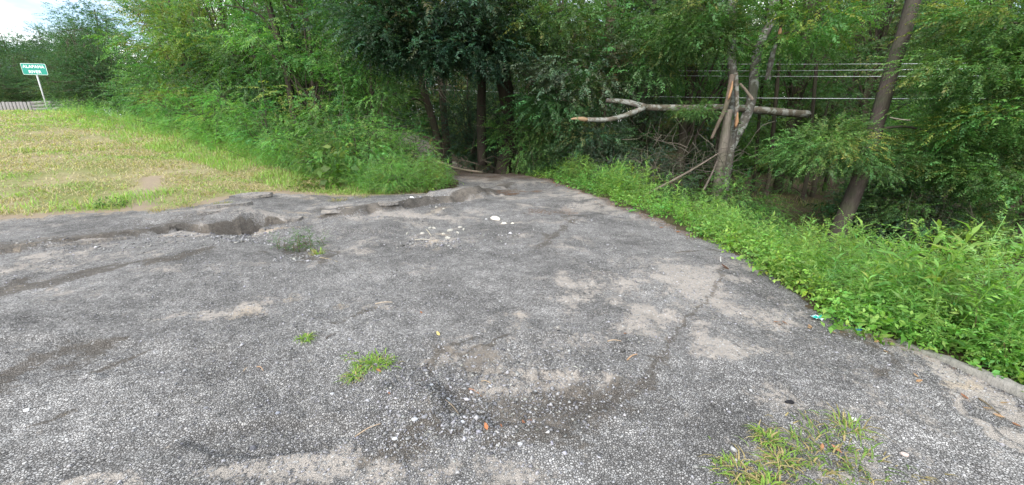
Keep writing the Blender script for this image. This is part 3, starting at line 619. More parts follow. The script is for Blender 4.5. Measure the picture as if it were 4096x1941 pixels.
def boughs(root, trunk_pts, items):
    """leafy low boughs growing from a trunk: (px, py, depth, scale, green, kind)"""
    tp = [P(*q) for q in trunk_pts]
    inv = root.matrix_basis.inverted()
    for (px, py, d, sc, g, kn) in items:
        c = P(px, py, d); a = min(tp, key=lambda q: np.linalg.norm(q-c)+.6*max(0, q[2]-c[2])); c = inv @ Vector(c); a = inv @ Vector(a)
        o = bpy.data.objects.new('bough', KIND[kn]['data'][0]); COL.objects.link(o); o.parent = root; o.location = c; o.scale = (sc/root.scale[0],)*3
        o.rotation_euler = (random.uniform(-.25, .25), random.uniform(-.25, .25), R()); o.color = (*jit(g), 1)
        m_ = (a+c)/2+Vector((0, 0, .12)); link_mesh('branch', *tube(spline([a, m_, c], 8), np.linspace(.035, .012, 8)/root.scale[0], 6), BARK, root, color=(.09, .075, .06))
for kn in ('bough', 'fernbough'):
    V, Q, T = KIND[kn]['crown']; tmp = link_mesh('bough', V, Q, LEAF, tint=T, smooth=False); KIND[kn]['data'] = (tmp.data,); bpy.data.objects.remove(tmp)
boughs(TR['lean'], [(3440, 720, 8.7), (3500, 520, 8.9), (3570, 270, 9.1)], [(3330, 570, 8.3, .7, 'fresh', 'bough'), (3450, 640, 8.1, .55, 'mid', 'bough'), (3580, 640, 8.4, .5, 'mid', 'bough'), (3740, 540, 8.8, .65, 'fresh', 'bough'), (3250, 590, 8.8, .8, 'mid', 'bough'), (3750, 640, 8.6, .9, 'mid', 'bough')])
boughs(TR['pale'], [(2970, 500, 12.4), (3010, 380, 12.4), (3030, 200, 12.5), (3090, 60, 12.5)], [(2790, 150, 11.6, 1.0, 'mid', 'bough'), (2790, 30, 11.4, 1.1, 'mid', 'bough'), (3200, 120, 11.6, 1.2, 'fresh', 'bough'), (2790, 440, 11.3, .45, 'fresh', 'bough')])
boughs(TR['stout'], [(2405, 470, 14), (2415, 330, 14), (2440, 120, 14)], [(2300, 260, 13, 1.4, 'grey', 'bough'), (2270, 90, 13, 1.4, 'mid', 'bough'), (2560, 240, 13.4, 1.4, 'mid', 'bough'), (2640, 60, 13.4, 1.5, 'mid', 'bough'), (2250, 400, 13.2, 1.3, 'deep', 'bough'), (2360, 560, 12.8, 1.1, 'deep', 'bough')])
def extra_crown(root, kn, c, sc, g, rot):
    o = bpy.data.objects.new('crown', shared(kn)[0]); COL.objects.link(o); o.parent = root
    o.location = root.matrix_basis.inverted() @ Vector(c); o.scale = (sc, sc*.6, sc*.9); o.rotation_euler[2] = rot; o.color = (*GREENS[g], 1)
boughs(TR['oak'], [(2020, 350, 16.1), (1985, 150, 16), (1930, -60, 15.8)], [(1520, 60, 13.4, 1.6, 'oak', 'bough'), (1640, 150, 13.2, 1.6, 'oak', 'bough'), (1760, 90, 13.2, 1.8, 'oak', 'bough'), (1880, 190, 13.4, 1.5, 'oak', 'bough'), (1960, 60, 13.6, 1.7, 'oak', 'bough'), (1700, 230, 13.8, 1.2, 'oak', 'bough'), (1560, 170, 13.6, 1.2, 'oak', 'bough'), (1830, -10, 13, 1.8, 'oak', 'bough'), (1640, -10, 13, 1.8, 'oak', 'bough'), (2060, 130, 14.4, 1.2, 'oak', 'bough')])
boughs(TR['right'], [(4250, 400, 8.2), (4250, 700, 8.2), (4250, 150, 8.2)], [(3950, 260, 7.8, .9, 'fresh', 'bough'), (3920, 400, 8, .8, 'mid', 'bough'), (4010, 480, 7.6, .9, 'fresh', 'bough'), (3960, 120, 8.2, .9, 'mid', 'bough'), (4030, 90, 7.8, 1.0, 'fresh', 'bough'), (3960, 640, 7.8, .8, 'mid', 'bough'), (4060, 720, 7.4, .8, 'fresh', 'bough')])
# the fallen trunk
def fallen():
    b = P(3420, 475, 12.9); root = empty('fallen_tree', tuple(b), label='long grey fallen trunk lodged level among the standing trees', cat='fallen tree')
    pth = spline([P(*q)-b for q in [(3230, 456, 12.8), (3120, 448, 12.6), (2900, 430, 12.3), (2740, 432, 12.1), (2600, 430, 12.0), (2560, 425, 11.9)]], 18)
    link_mesh('trunk', *tube(pth, np.linspace(.11, .08, 18), 12, .07), BARKL, root, color=(.13, .11, .09))
    pth = spline([P(*q)-b for q in [(2580, 428, 11.95), (2520, 412, 12.0), (2470, 405, 12.1), (2425, 402, 12.2)]], 10)
    link_mesh('fork', *tube(pth, np.linspace(.09, .055, 10), 9, .06), BARKL, root, color=(.13, .115, .10))
    pth = spline([P(*q)-b for q in [(2575, 432, 11.9), (2500, 462, 11.7), (2430, 478, 11.5), (2350, 478, 11.3)]], 12)
    o = link_mesh('fork', *tube(pth, np.linspace(.08, .06, 12), 9, .06), BARKL, root, color=(.15, .13, .11))
    pth = spline([P(*q)-b for q in [(2352, 478, 11.3), (2320, 474, 11.25), (2284, 476, 11.2)]], 6)
    o = link_mesh('splintered_end', *tube(pth, [.055, .05, .045, .04, .03, .018], 7, .3), plain('raw_wood', (.27, .18, .105), nscale=30), root); o['label'] = 'raw orange splintered tip'
fallen()
RAW = plain('torn_wood', (.30, .17, .09), nscale=25)
def limb(name, pts, r0, r1, label, col, mt=BARK, raw=None, cat='branch'):
    w_ = [P(*q) for q in pts]; root = empty(name, tuple(w_[0]), label=label, cat=cat)
    link_mesh('limb', *tube(spline([q-w_[0] for q in w_], 12), np.linspace(r0, r1, 12), 8, .08), mt, root, color=col)
    if raw:
        a = [P(*q)-w_[0] for q in raw]; link_mesh('torn_strip', *tube(spline(a, 6), np.array([.01, .03, .035, .03, .02, .01])*1.2, 6, .2), RAW, root)
    return root
limb('broken_limb', [(2845, 556, 11.3), (2870, 500, 11.3), (2905, 420, 11.3), (2930, 300, 11.4)], .035, .075, 'broken limb crossing in front of the fallen trunk, torn orange on its edge', (.14, .11, .09), raw=[(2912, 400, 11.2), (2925, 360, 11.2), (2930, 325, 11.25)])
limb('broken_limb', [(2943, 520, 11.5), (2948, 400, 11.5), (2943, 290, 11.5)], .05, .06, 'upright splintered limb just right of the crossing one', (.12, .10, .085), BARKL, raw=[(2942, 510, 11.42), (2948, 480, 11.42), (2950, 450, 11.42)])
limb('broken_limb', [(2960, 335, 11.8), (2985, 365, 11.8), (3010, 400, 11.8)], .03, .045, 'short pale broken limb leaning against the pale blotched trunk', (.25, .2, .17))
limb('broken_limb', [(3070, 320, 12.2), (3090, 220, 12.2), (3120, 120, 12.2)], .09, .06, 'torn upper trunk with an orange wound high in the blotched tree', (.12, .11, .10), BARKL, raw=[(3112, 170, 12.05), (3118, 135, 12.05), (3122, 110, 12.05)])
limb('dead_branch', [(2010, 130, 15.5), (2060, 200, 15.4), (2110, 280, 15.3), (2150, 320, 15.2), (2200, 350, 15.2)], .02, .045, 'long bare limb slanting down right from the oak trunk', (.2, .17, .14))
limb('dead_branch', [(2040, 290, 15.2), (2100, 300, 15.2), (2180, 330, 15.2), (2210, 370, 15.2)], .03, .02, 'thin bare limb under the slanting one beside the oak', (.18, .15, .12))
limb('dead_branch', [(1690, 655, 14.6), (1760, 650, 14.5), (1830, 675, 14.3), (1930, 690, 14.2)], .05, .04, 'pale bent branch lying across the end of the road', (.17, .14, .11))
limb('dead_branch', [(3560, 470, 7.6), (3600, 478, 7.6), (3640, 482, 7.7)], .008, .012, 'short bare twig sticking out right of the leaning trunk', (.25, .22, .18))
limb('dead_branch', [(3400, 660, 8.2), (3450, 610, 8.2), (3490, 560, 8.3), (3520, 540, 8.3)], .006, .01, 'thin arched twig in front of the leaning trunk', (.25, .22, .17))
limb('dead_branch', [(2560, 790, 10.2), (2750, 690, 10.4), (2880, 610, 10.6)], .035, .015, 'long bare branch slanting up right out of the weeds by the brush pile', (.16, .13, .11))
limb('dead_branch', [(2815, 760, 10), (2850, 690, 10.2), (2870, 640, 10.4)], .03, .015, 'darker bare branch standing out of the weeds right of the brush pile', (.11, .09, .08))
def tangle(name, c, n, r, label, col, cat, seed, part, rad=.012, flatz=.6, curl=.5, n_pts=4):
    q = np.random.default_rng(seed); c = np.array(c); root = empty(name, tuple(c), label=label, cat=cat)
    for i in range(n):
        a = q.normal(size=3)*[r, r, r*flatz]*.45; d = q.normal(size=3)*[1, 1, flatz]; d /= np.linalg.norm(d); l = r*q.uniform(.5, 1.3)
        p = [a-d*l*.5]; 
        for k in range(n_pts-1): p.append(p[-1]+(d+q.normal(size=3)*curl*.5)*l/(n_pts-1))
        k_ = q.uniform(.7, 1.3); link_mesh(part, *tube(spline(p, 8), np.linspace(rad*q.uniform(.6, 1.4), rad*.3, 8), 5), BARK, root, color=tuple(x*k_ for x in col))
    return root
tangle('dead_branch_tangle', P(1752, 345, 16.6), 16, .85, 'pale bare branches tangled against the two trunks by the track', (.36, .31, .26), 'branch', 1, 'branch', .022)
bp = P(2740, 640, 11.4)
tangle('brush_pile', bp, 64, 1.5, 'heap of thin dead branches below the middle of the fallen trunk', (.085, .075, .064), 'brush pile', 2, 'stick', .010, .6, .6)
tangle('root_tangle', P(1880, 655, 16.2), 14, 1.0, 'low tangle of bare dark stems under the blackish shrubs', (.10, .085, .07), 'branches', 3, 'stem', .02, .6)
tangle('brush_pile', P(2560, 640, 11.2), 16, .9, 'dry brownish twigs caught in the thicket under the fork', (.10, .085, .07), 'brush pile', 4, 'stick', .01, .8)

# ------------------------------------------------------------------ power lines
WIRE = plain('aluminium_wire', (.62, .64, .66), .45, .5, 3, .08)
for (ya, yb, d, lab) in [(252, 255, 17.6, 'topmost of the four pale wires crossing behind the trunks'), (281, 277, 17.2, 'second pale wire from the top, closest above the third'), (299, 306, 17.0, 'third pale wire from the top, just below the second'), (383, 397, 16.6, 'lowest pale wire, well below the other three')]:
    a = P(2500, ya, d-1.6); b = P(3950, yb, d-7.0); dv = b-a
    p0 = a-dv*1.2; p1 = b+dv*1.0; p = np.array([p0+(p1-p0)*s-np.array([0, 0, .25*math.sin(s*math.pi)-.22]) for s in np.linspace(0, 1, 40)])
    o = link_mesh('power_line', *tube(p-p[0], .0058, 6, 0), WIRE); o.location = tuple(p[0]); tag(o, lab, 'wire', 'wires strung through the wood')

# ------------------------------------------------------------------ sign and fence
def sign():
    g = P(176, 396, 27); base = np.array([g[0], g[1], float(H(np.array([g[0]]), np.array([g[1]]))[0])])
    top = P(146, 300, 27)
    root = empty('road_sign', tuple(base), label='green road sign reading ALAPAHA RIVER on a single leaning steel post', cat='sign')
    root.rotation_euler = (0, math.radians(0), 0)
    steel = plain('galvanised_post', (.45, .46, .46), .5, .5, 20, .1)
    hgt = top[2]-base[2]; dxp = top[0]-base[0]; a = math.atan2(dxp, hgt)
    h = math.hypot(dxp, hgt)
    link_mesh('post', *merge([box(0, 0, h*.5+.25, .055, .012, h+.5), box(-.028, .02, h*.5+.25, .01, .05, h+.5), box(.028, .02, h*.5+.25, .01, .05, h+.5)]), steel, root, smooth=False)
    pan = empty('panel_holder'); bpy.data.objects.remove(pan)
    W_, Hh = 1.30, .66; zc = h+Hh/2
    # rounded panel with border
    def rrect(w, hh, r, th, y):
        pts = []
        for cx, cz, a0 in ((w/2-r, hh/2-r, 0), (-w/2+r, hh/2-r, 90), (-w/2+r, -hh/2+r, 180), (w/2-r, -hh/2+r, 270)):
            for k in range(5):
                t = math.radians(a0+k*22.5); pts.append((cx+r*math.cos(t), cz+r*math.sin(t)))
        n = len(pts); V = [(x_, y-th/2, z_+zc) for x_, z_ in pts]+[(x_, y+th/2, z_+zc) for x_, z_ in pts]
        me = bpy.data.meshes.new('sheet'); me.from_pydata(V, [], [list(range(n)), list(range(2*n-1, n-1, -1))]+[[i, i+n, (i+1) % n+n, (i+1) % n] for i in range(n)]); return me
    white = plain('white_reflective_sheet', (.72, .78, .76), .5, .3, 30, .05); green = plain('green_reflective_sheet', (.0, .23, .17), .45, .4, 4, .08)
    o = bpy.data.objects.new('border', rrect(W_, Hh, .06, .006, -.034)); COL.objects.link(o); o.data.materials.append(white); o.parent = root
    o = bpy.data.objects.new('panel', rrect(W_-.04, Hh-.04, .05, .008, -.038)); COL.objects.link(o); o.data.materials.append(green); o.parent = root
    for txt, sz, zz in (('ALAPAHA', .235, .07), ('RIVER', .235, -.235)):
        cu = bpy.data.curves.new('lettering', 'FONT'); cu.body = txt; cu.size = sz; cu.align_x = 'CENTER'; cu.extrude = .002; cu.offset = .006; cu.space_character = 1.12
        tmp = bpy.data.objects.new('tmp', cu); COL.objects.link(tmp); dg = bpy.context.evaluated_depsgraph_get(); me = bpy.data.meshes.new_from_object(tmp.evaluated_get(dg)); bpy.data.objects.remove(tmp)
        o = bpy.data.objects.new('lettering', me); COL.objects.link(o); me.materials.clear(); me.materials.append(white); o.parent = root; o.location = (0, -.0455, zc+zz); o.rotation_euler = (math.pi/2, 0, 0)
    root.rotation_euler = (0, a, math.radians(12))
sign()
WOOD = plain('weathered_boards', (.20, .19, .18), .85, .2, 14, .35)
def fence(pa, pb, d0, d1, vertical, label):
    a = P(pa, 385, d0); b = P(pb, 385, d1); n = 26 if vertical else 5
    za = float(H(a[:1], a[1:2])[0]); zb = float(H(b[:1], b[1:2])[0]); zb = min(za, zb)
    root = empty('fence', (a[0], a[1], zb), label=label, cat='fence'); dx, dy = b[0]-a[0], b[1]-a[1]; l = math.hypot(dx, dy); root.rotation_euler[2] = math.atan2(dy, dx)
    if vertical:
        me = None
        for i in range(n):
            x_ = (i+.5)*l/n; hh = 1.35+random.uniform(-.05, .05)
            if me is None: o = link_mesh('board', *box(0, 0, hh/2-.1, l/n*.8, .02, hh), WOOD, root, smooth=False); me = o.data
            else: o = bpy.data.objects.new('board', me); COL.objects.link(o); o.parent = root
            o.location = (x_, 0, random.uniform(-.04, .04)); o.rotation_euler[1] = random.uniform(-.02, .02)
        for z_ in (.35, 1.0): link_mesh('rail', *box(l/2, .045, z_, l, .05, .09), WOOD, root, smooth=False)
    else:
        for k, z_ in enumerate((1.17, .93, .69, .45, .2)):
            for j in range(3):
                link_mesh('board', *box(l*(j+.5)/3, 0, z_, l/3-.02, .03, .2), WOOD, root, smooth=False).location = (0, random.uniform(-.006, .006), random.uniform(-.01, .01))
    for i in range(4 if not vertical else 5): link_mesh('post', *box(l*i/(3 if not vertical else 4), .085, .6, .1, .1, 1.35), WOOD, root, smooth=False)
fence(-260, 112, 35, 34, True, 'grey upright-board fence at the far left behind the slope')
fence(116, 330, 34, 31, False, 'grey horizontal-board fence behind the sign post')

# ------------------------------------------------------------------ grass blades, weeds, gravel
def blades(name, x, y, hgt, wd, tint, color, lean=.5, segs=1, seed=0, sink=.01):
    r = np.random.default_rng(seed); n = len(x); z = H(x, y)-sink
    a = r.uniform(0, 2*np.pi, n); ln = hgt*lean*r.uniform(.2, 1.4, n)
    s = np.stack([-np.sin(a), np.cos(a), np.zeros(n)], 1)*wd[:, None]*.5; b = np.stack([x, y, z], 1)
    d = np.stack([np.cos(a), np.sin(a), np.zeros(n)], 1)
    m = b+d*ln[:, None]*.35+np.array([0, 0, 1])*hgt[:, None]*.62; t = b+d*ln[:, None]+np.array([0, 0, 1])*hgt[:, None]*r.uniform(.75, 1, n)[:, None]
    V = np.stack([b-s, b+s, m+s*.75, m-s*.75, t], 1)
    q1 = np.arange(n)[:, None]*5
    V = V.reshape(-1, 3); Q = np.vstack([q1+[0, 1, 2, 3], q1+[3, 2, 4, 4]])
    # tip as triangle: build triangles
    Tq = np.vstack([q1+[0, 1, 2], q1+[0, 2, 3], q1+[3, 2, 4]])
    T = np.repeat(tint, 5, axis=0)
    return link_mesh(name, V, Tq, LEAF, tint=T, smooth=False, color=color)
def polar(n, r0, r1, a0, a1, r):
    rr = np.exp(r.uniform(math.log(r0), math.log(r1), n)); aa = np.radians(r.uniform(a0, a1, n)); return rr*np.sin(aa), rr*np.cos(aa), rr
r = np.random.default_rng(11)
x, y, rr = polar(200000, 6.5, 40, -60, -12, r)
sdv = road_sd(x, y); n_ = -.447*x+.894*y; m_ = .5*x+.866*y
dens = fbm(x*.8, y*.8, 4, 12); path = blob2(x, y, [(-7.0, 7.2), (-7.7, 8.2), (-8.6, 9.4)], .25)
ok = (sdv > .05) & ((m_ < 7.6) | (x < -20)) & (n_ > 8.6) & (path < .5) & (r.random(len(x)) < np.clip((dens-.30)*4, .12, 1)*sstep(0, .5, sdv))
x, y, rr, dens, sdv, m_ = x[ok], y[ok], rr[ok], dens[ok], sdv[ok], m_[ok]
big = fbm(x*.28, y*.42, 4, 15); fresh = np.clip(sstep(2.6, .6, sdv)*.8+sstep(5.6, 7.0, m_)*.7+(big-.5)*3.2, 0, 1)
patch = fbm(x*.22, y*.7, 4, 77)+.25*(fbm(x*1.5, y*2.5, 3, 78)-.5)
st = (r.random(len(x)) > np.clip(.48+5*(patch-.5)+.5*fresh, .12, .95))[:, None]
tint = np.where(st, np.array([.50, .42, .26])*r.uniform(.65, 1.2, (len(x), 1)), np.array([.29, .40, .11])*r.uniform(.65, 1.3, (len(x), 1)))
hg = (.045+.06*r.random(len(x))+.10*fresh*r.random(len(x)))*(1+.02*rr); wd = .004+.00095*rr
o = blades('mown_grass', x, y, hg*.62, wd, tint, (1, 1, 1), 2.0, seed=1)
tag(o, 'mown yellow-green grass covering the slope on the left', 'grass', kind='stuff')
# taller green grass beside the road and under the weed strip
x, y, rr = polar(120000, 8, 34, -60, -5, r); sdv = road_sd(x, y); m_ = .5*x+.866*y; n_ = -.447*x+.894*y
ok = (sdv > .12) & (((m_ > 5.2) & (m_ < 9.5) & (n_ > 9)) | ((n_ > 9.3) & (n_ < 10.8) & (x > -9))) & (r.random(len(x)) < np.clip((fbm(x*1.5, y*1.5, 3, 18)-.36)*4, 0, 1)*sstep(.1, .9, sdv))
x, y, rr = x[ok], y[ok], rr[ok]
tint = np.array([.27, .43, .10])*r.uniform(.6, 1.35, (len(x), 1)); dry = r.random(len(x)) < .16; tint[dry] = np.array([.38, .33, .17])
tall = sstep(6.2, 7.4, .5*x+.866*y)
o = blades('tall_grass', x, y, r.uniform(.14, .38, len(x))*(.55+.75*tall), .005+.0006*rr, tint, (1, 1, 1), .8, seed=2)
tag(o, 'longer bright grass along the foot of the trees and the left road edge', 'grass', kind='stuff')
# grass in the wood hollow
x, y, rr = polar(26000, 6, 18, 14, 56, r); sdv = road_sd(x, y); ok = (sdv > 1.5) & (r.random(len(x)) < np.clip((fbm(x*.9, y*.9, 3, 19)-.42)*5, 0, 1)); x, y, rr = x[ok], y[ok], rr[ok]
tint = np.array([.14, .19, .05])*r.uniform(.5, 1.3, (len(x), 1)); dry = r.random(len(x)) < .3; tint[dry] = np.array([.28, .22, .12])
o = blades('woodland_grass', x, y, r.uniform(.08, .3, len(x)), .006+.0006*rr, tint, (1, 1, 1), .9, seed=3)
tag(o, 'thin shaded grass on the hollow around the leaning trunk', 'grass', kind='stuff')

def weed_tpl(seed, h, branches, tp, ln, ang=55, top=True):
    """one herb: stem and leafy side shoots, returned as quads (k,4,3)"""
    r = np.random.default_rng(seed); out = []
    lean = r.normal(size=2)*.12
    hs = np.linspace(.18, 1, branches)**.9*h
    pos = np.stack([lean[0]*hs**1.5, lean[1]*hs**1.5, hs], 1); az = np.arange(branches)*2.4+r.uniform(0, 6)
    el = np.radians(np.linspace(5, ang, branches))+r.normal(size=branches)*.15
    d = np.stack([np.cos(az)*np.cos(el), np.sin(az)*np.cos(el), np.sin(el)], 1)
    V, Q, T = place(tp, pos, frames(d, r, .2), ln*h*np.linspace(1.15, .55, branches)*r.uniform(.8, 1.2, branches), r, np.ones((branches, 3)))
    out.append(V.reshape(-1, 4, 3)); 
    s = .006; st = []
    for i in range(4):
        a = np.array([lean[0]*(h*i/4)**1.5, lean[1]*(h*i/4)**1.5, h*i/4]); b = np.array([lean[0]*(h*(i+1)/4)**1.5, lean[1]*(h*(i+1)/4)**1.5, h*(i+1)/4])
        for o_ in ([s, 0, 0], [0, s, 0]): o_ = np.array(o_)*(1-i*.2); st.append([a-o_, a+o_, b+o_*.8, b-o_*.8])
    out.append(np.array(st)); return np.concatenate(out)
FR = [spray(rs, 13, .24, .075, .3, 50, .25) for _ in range(5)]
LB = [spray(rs, 5, .52, .27, .3, 52, .4) for _ in range(4)]
W_RAG = [weed_tpl(100+i, 1, 11, FR, .36) for i in range(6)]
W_THIN = [weed_tpl(120+i, 1, 13, THIN, .30, 62) for i in range(5)]
W_LOW = [weed_tpl(140+i, 1, 6, LB, .62, 35) for i in range(5)]
W_NAR = [weed_tpl(160+i, 1, 16, [leaf_quads(np.zeros((1, 3)), np.array([[1., 0, .1]]), np.array([[0, 0, 1.]]), np.array([1.]), np.array([.2]), .1, .35) for _ in range(2)], .33, 55) for i in range(4)]
def mass(name, x, y, h, tpls, color, label, seed, hue=.12, sink=.03):
    r = np.random.default_rng(seed); n = len(x); pos = np.stack([x, y, H(x, y)-sink], 1)
    d = np.stack([np.cos(a := r.uniform(0, 6.28, n)), np.sin(a), r.normal(size=n)*.06], 1)
    ct = (1+.2*(fbm(x*1.4, y*1.4, 3, seed)-.5)*2+.12*r.normal(size=n))[:, None]; tint = ct*np.stack([1+.5*(fbm(x*.9, y*.9, 2, seed+4)-.5)+.1*r.normal(size=n), np.ones(n), 1+.15*r.normal(size=n)], 1)
    V, Q, T = place(tpls, pos, frames(d, r, .12), h, r, tint, hue)
    o = link_mesh(name, V, Q, LEAF, tint=T, smooth=False, color=color); tag(o, label, 'weeds', kind='stuff'); print(name, len(Q)); return o
def belt(n, r0, r1, a0, a1, cond, r):
    x, y, rr = polar(n, r0, r1, a0, a1, r); s = road_sd(x, y); ok = cond(x, y, s); return x[ok], y[ok], rr[ok], s[ok]
r = np.random.default_rng(12)
# right belt
edge_n = lambda x, y: (fbm(x*1.2, y*1.2, 2, 33)-.5)*.35
x, y, rr, s = belt(6500, 2.6, 17, -3, 66, lambda x, y, s: (s > .02+edge_n(x, y)) & (s < 1.9-.5*sstep(4, 7, y)+.8*(fbm(x*.7, y*.7, 2, 37)-.5)) & (x > .3) & (y > 1.2) & ((y > 2.75) | (s > .03)), r)
h = r.uniform(.42, .85, len(x))*(.4+.6*sstep(.0, .7, s))*(1-.30*sstep(3.4, 5.0, y)*sstep(9.5, 7, y))*(1-.2*sstep(9, 15, y))*(.62+.85*fbm(x*1.1, y*1.1, 3, 57))
k = np.arange(len(x)) % 5
mass('roadside_weeds', x[k < 2], y[k < 2], h[k < 2], W_RAG, (.19, .35, .075), 'dense bright green feathery weeds along the right road edge', 41)
mass('narrow_leaved_weeds', x[k == 2], y[k == 2], h[k == 2]*.95, W_NAR, (.19, .34, .075), 'narrow-leaved weeds mixed through the right belt', 42)
mass('fine_weeds', x[k == 3], y[k == 3], h[k == 3], W_THIN, (.20, .36, .09), 'fine-leaved weeds mixed through the right belt', 43)
x2, y2, rr, s2 = belt(5200, 2.6, 16, -3, 60, lambda x, y, s: (s > -.05+edge_n(x, y)) & (s < .7) & (x > .3) & (y > 1.9) & ((y > 2.75) | (s > .0)), r)
mass('low_creeping_weeds', x2, y2, r.uniform(.10, .26, len(x2)), W_LOW, (.175, .34, .07), 'low broad-leaved creepers at the foot of the right weed belt', 44, sink=.01)
# left belt
cond = lambda x, y, s: (s > .1) & ((((.5*x+.866*y) > 6.2) & ((.5*x+.866*y) < 9.2)) ) & (x < -1.4) & ((-.447*x+.894*y) > 9.7)
x, y, rr, s = belt(14000, 9, 34, -60, -6, cond, r)
keep = r.random(len(x)) < np.clip((fbm(x*.9, y*.9, 3, 39)-.33)*5, 0, 1); x, y = x[keep], y[keep]
h = r.uniform(.3, .75, len(x)); k = np.arange(len(x)) % 3
mass('verge_weeds', x[k == 0], y[k == 0], h[k == 0], W_RAG, (.20, .38, .085), 'soft green weeds along the foot of the left trees', 45)
mass('verge_fine_weeds', x[k == 1], y[k == 1], h[k == 1]*1.25, W_THIN, (.18, .33, .10), 'spiky fine-leaved weeds along the foot of the left trees', 46)
x, y, rr, s = belt(2600, 5.5, 16, 14, 60, lambda x, y, s: (s > 2.6) & (s < 8), r); keep = r.random(len(x)) < np.clip((fbm(x*.8, y*.8, 3, 49)-.5)*5, 0, .6); x, y = x[keep], y[keep]
mass('hollow_undergrowth', x, y, r.uniform(.2, .55, len(x)), W_RAG, (.06, .115, .035), 'scattered dull undergrowth on the hollow behind the right weeds', 47)

r = np.random.default_rng(77)
x, y, rr, s_ = belt(700, 2.2, 4.2, 40, 62, lambda x, y, s: (s > -.10) & (s < .05) & (y > 1.7) & (fbm(x*4, y*4, 2, 3) > .5), r)
mass('edge_creepers', x, y, r.uniform(.05, .12, len(x)), W_LOW, (.15, .29, .06), 'small creepers spilling over the near right edge and the log', 48, sink=-.03)
# single plants
def plant(name, px, py, h, tpls, color, label, n=1, spread=.05, zoff=0, seed=0, cat='plant', tw=(.12, .09, .05)):
    a, b = G(px, py, zoff); r = np.random.default_rng(seed+900); z = float(H(np.array([a]), np.array([b]))[0])
    root = empty(name, (a, b, z), label=label, cat=cat)
    pos = np.concatenate([r.normal(size=(n, 2))*spread, np.zeros((n, 1))], 1); hh = h*r.uniform(.65, 1.1, n); an = r.uniform(0, 6.28, n)
    d = np.stack([np.cos(an), np.sin(an), r.normal(size=n)*.25], 1)
    V, Q, T = place(tpls, pos, frames(d, r, .25), hh, r, 1+.12*r.normal(size=(n, 3)), .1)
    link_mesh('leaves', V, Q, LEAF, root, tint=T, smooth=False, color=color)
    link_mesh('stems', *merge([tube(spline([pos[i]-[0, 0, .03], pos[i]+[r.normal()*.04, r.normal()*.04, hh[i]*.3], pos[i]+[r.normal()*.05, r.normal()*.05, hh[i]*.7]], 5), np.linspace(.005, .002, 5), 5) for i in range(n)]), BARK, root, color=tw)
plant('weed', 1200, 975, .30, W_RAG, (.085, .17, .05), 'dark green bushy weed growing from the crack beside the hole', 16, .13, seed=1)
plant('bright_weed', 3860, 1400, .5, W_NAR, (.19, .38, .07), 'brightest broad-leaved weed in front of the belt, above the log', 3, .05, 0, seed=2)
plant('bright_weed', 4060, 1480, .4, W_NAR, (.16, .33, .06), 'bright weed at the lower right side behind the log', 4, .08, 0, seed=3)
plant('bright_weed', 2760, 880, .55, W_NAR, (.15, .29, .045), 'yellow-green weed at the road edge, halfway along the right belt', 3, .07, .1, seed=4)
plant('tall_weed', 2930, 830, 1.0, W_LOW, (.09, .18, .035), 'taller broad-leaved weed rising out of the right belt below the pale trunk', 2, .05, -.1, seed=5)
plant('tall_weed', 1310, 770, 1.0, W_LOW, (.10, .2, .04), 'tall broad-leaved weed with pale leaves at the front of the left verge', 3, .15, seed=6)
plant('tall_weed', 1190, 745, 1.35, W_THIN, (.08, .17, .05), 'tallest spiky weed on the left verge', 3, .15, seed=7)
plant('low_plant', 450, 845, .16, W_LOW, (.06, .14, .03), 'small dark green plant in the straw at the slope foot', 7, .16, .05, seed=8)
plant('yellow_weed', 1255, 780, .32, W_LOW, (.12, .19, .04), 'low weed in the gravel where the left verge begins', 6, .18, seed=9)

def tuft(px, py, n, rad, h, label, seed, green=(.20, .33, .05), dry=.25, flatness=1.6, stretch=1):
    a, b = G(px, py); r = np.random.default_rng(seed+300); z = float(H(np.array([a]), np.array([b]))[0])
    root = empty('grass_tuft', (a, b, z), label=label, cat='grass tuft')
    q = r.normal(size=(n, 2))*[rad*stretch, rad]*.5; ang = np.arctan2(q[:, 1], q[:, 0])+r.normal(size=n)*.9; V = []; L_ = h*r.uniform(.5, 1.3, n)
    for i in range(n):
        d = np.array([math.cos(ang[i]), math.sin(ang[i]), 0]); s_ = np.array([-d[1], d[0], 0])*.0032*r.uniform(.7, 1.4); b0 = np.array([q[i, 0], q[i, 1], -.01]); f_ = flatness*r.uniform(.4, 1.2)
        p1 = b0+d*L_[i]*.25*f_+[0, 0, L_[i]*.45]; p2 = b0+d*L_[i]*.62*f_+[0, 0, L_[i]*.55]; p3 = b0+d*L_[i]*.95*f_+[0, 0, L_[i]*.32]
        V += [[b0-s_, b0+s_, p1+s_, p1-s_], [p1-s_, p1+s_, p2+s_*.7, p2-s_*.7], [p2-s_*.7, p2+s_*.7, p3+s_*.1, p3-s_*.1]]
    V = np.array(V); t = np.where((r.random(n) < dry)[:, None], np.array([.36, .29, .13]), np.array(green))*r.uniform(.65, 1.25, (n, 1)); T = np.repeat(t, 12, axis=0)
    link_mesh('blades', V.reshape(-1, 3), np.arange(n*12).reshape(-1, 4), LEAF, root, tint=T, smooth=False, color=(1, 1, 1))['kind'] = 'stuff'
tuft(1500, 1450, 210, .085, .05, 'bright green grass tuft in the gravel, left of the pothole', 1, dry=.12, stretch=1.3)
tuft(1420, 1500, 90, .06, .045, 'small straggling tuft at the lower left of the bright tuft', 2, dry=.3)
tuft(1225, 1365, 80, .045, .045, 'small grass sprig higher left of the bright tuft', 3, dry=.15)
tuft(1270, 1020, 60, .06, .12, 'upright grass clump at the foot of the weed by the hole', 4, dry=.3, flatness=.7)
tuft(3330, 1800, 170, .26, .062, 'largest green and straw grass tuft in the lower right', 5, (.15, .25, .05), .38)
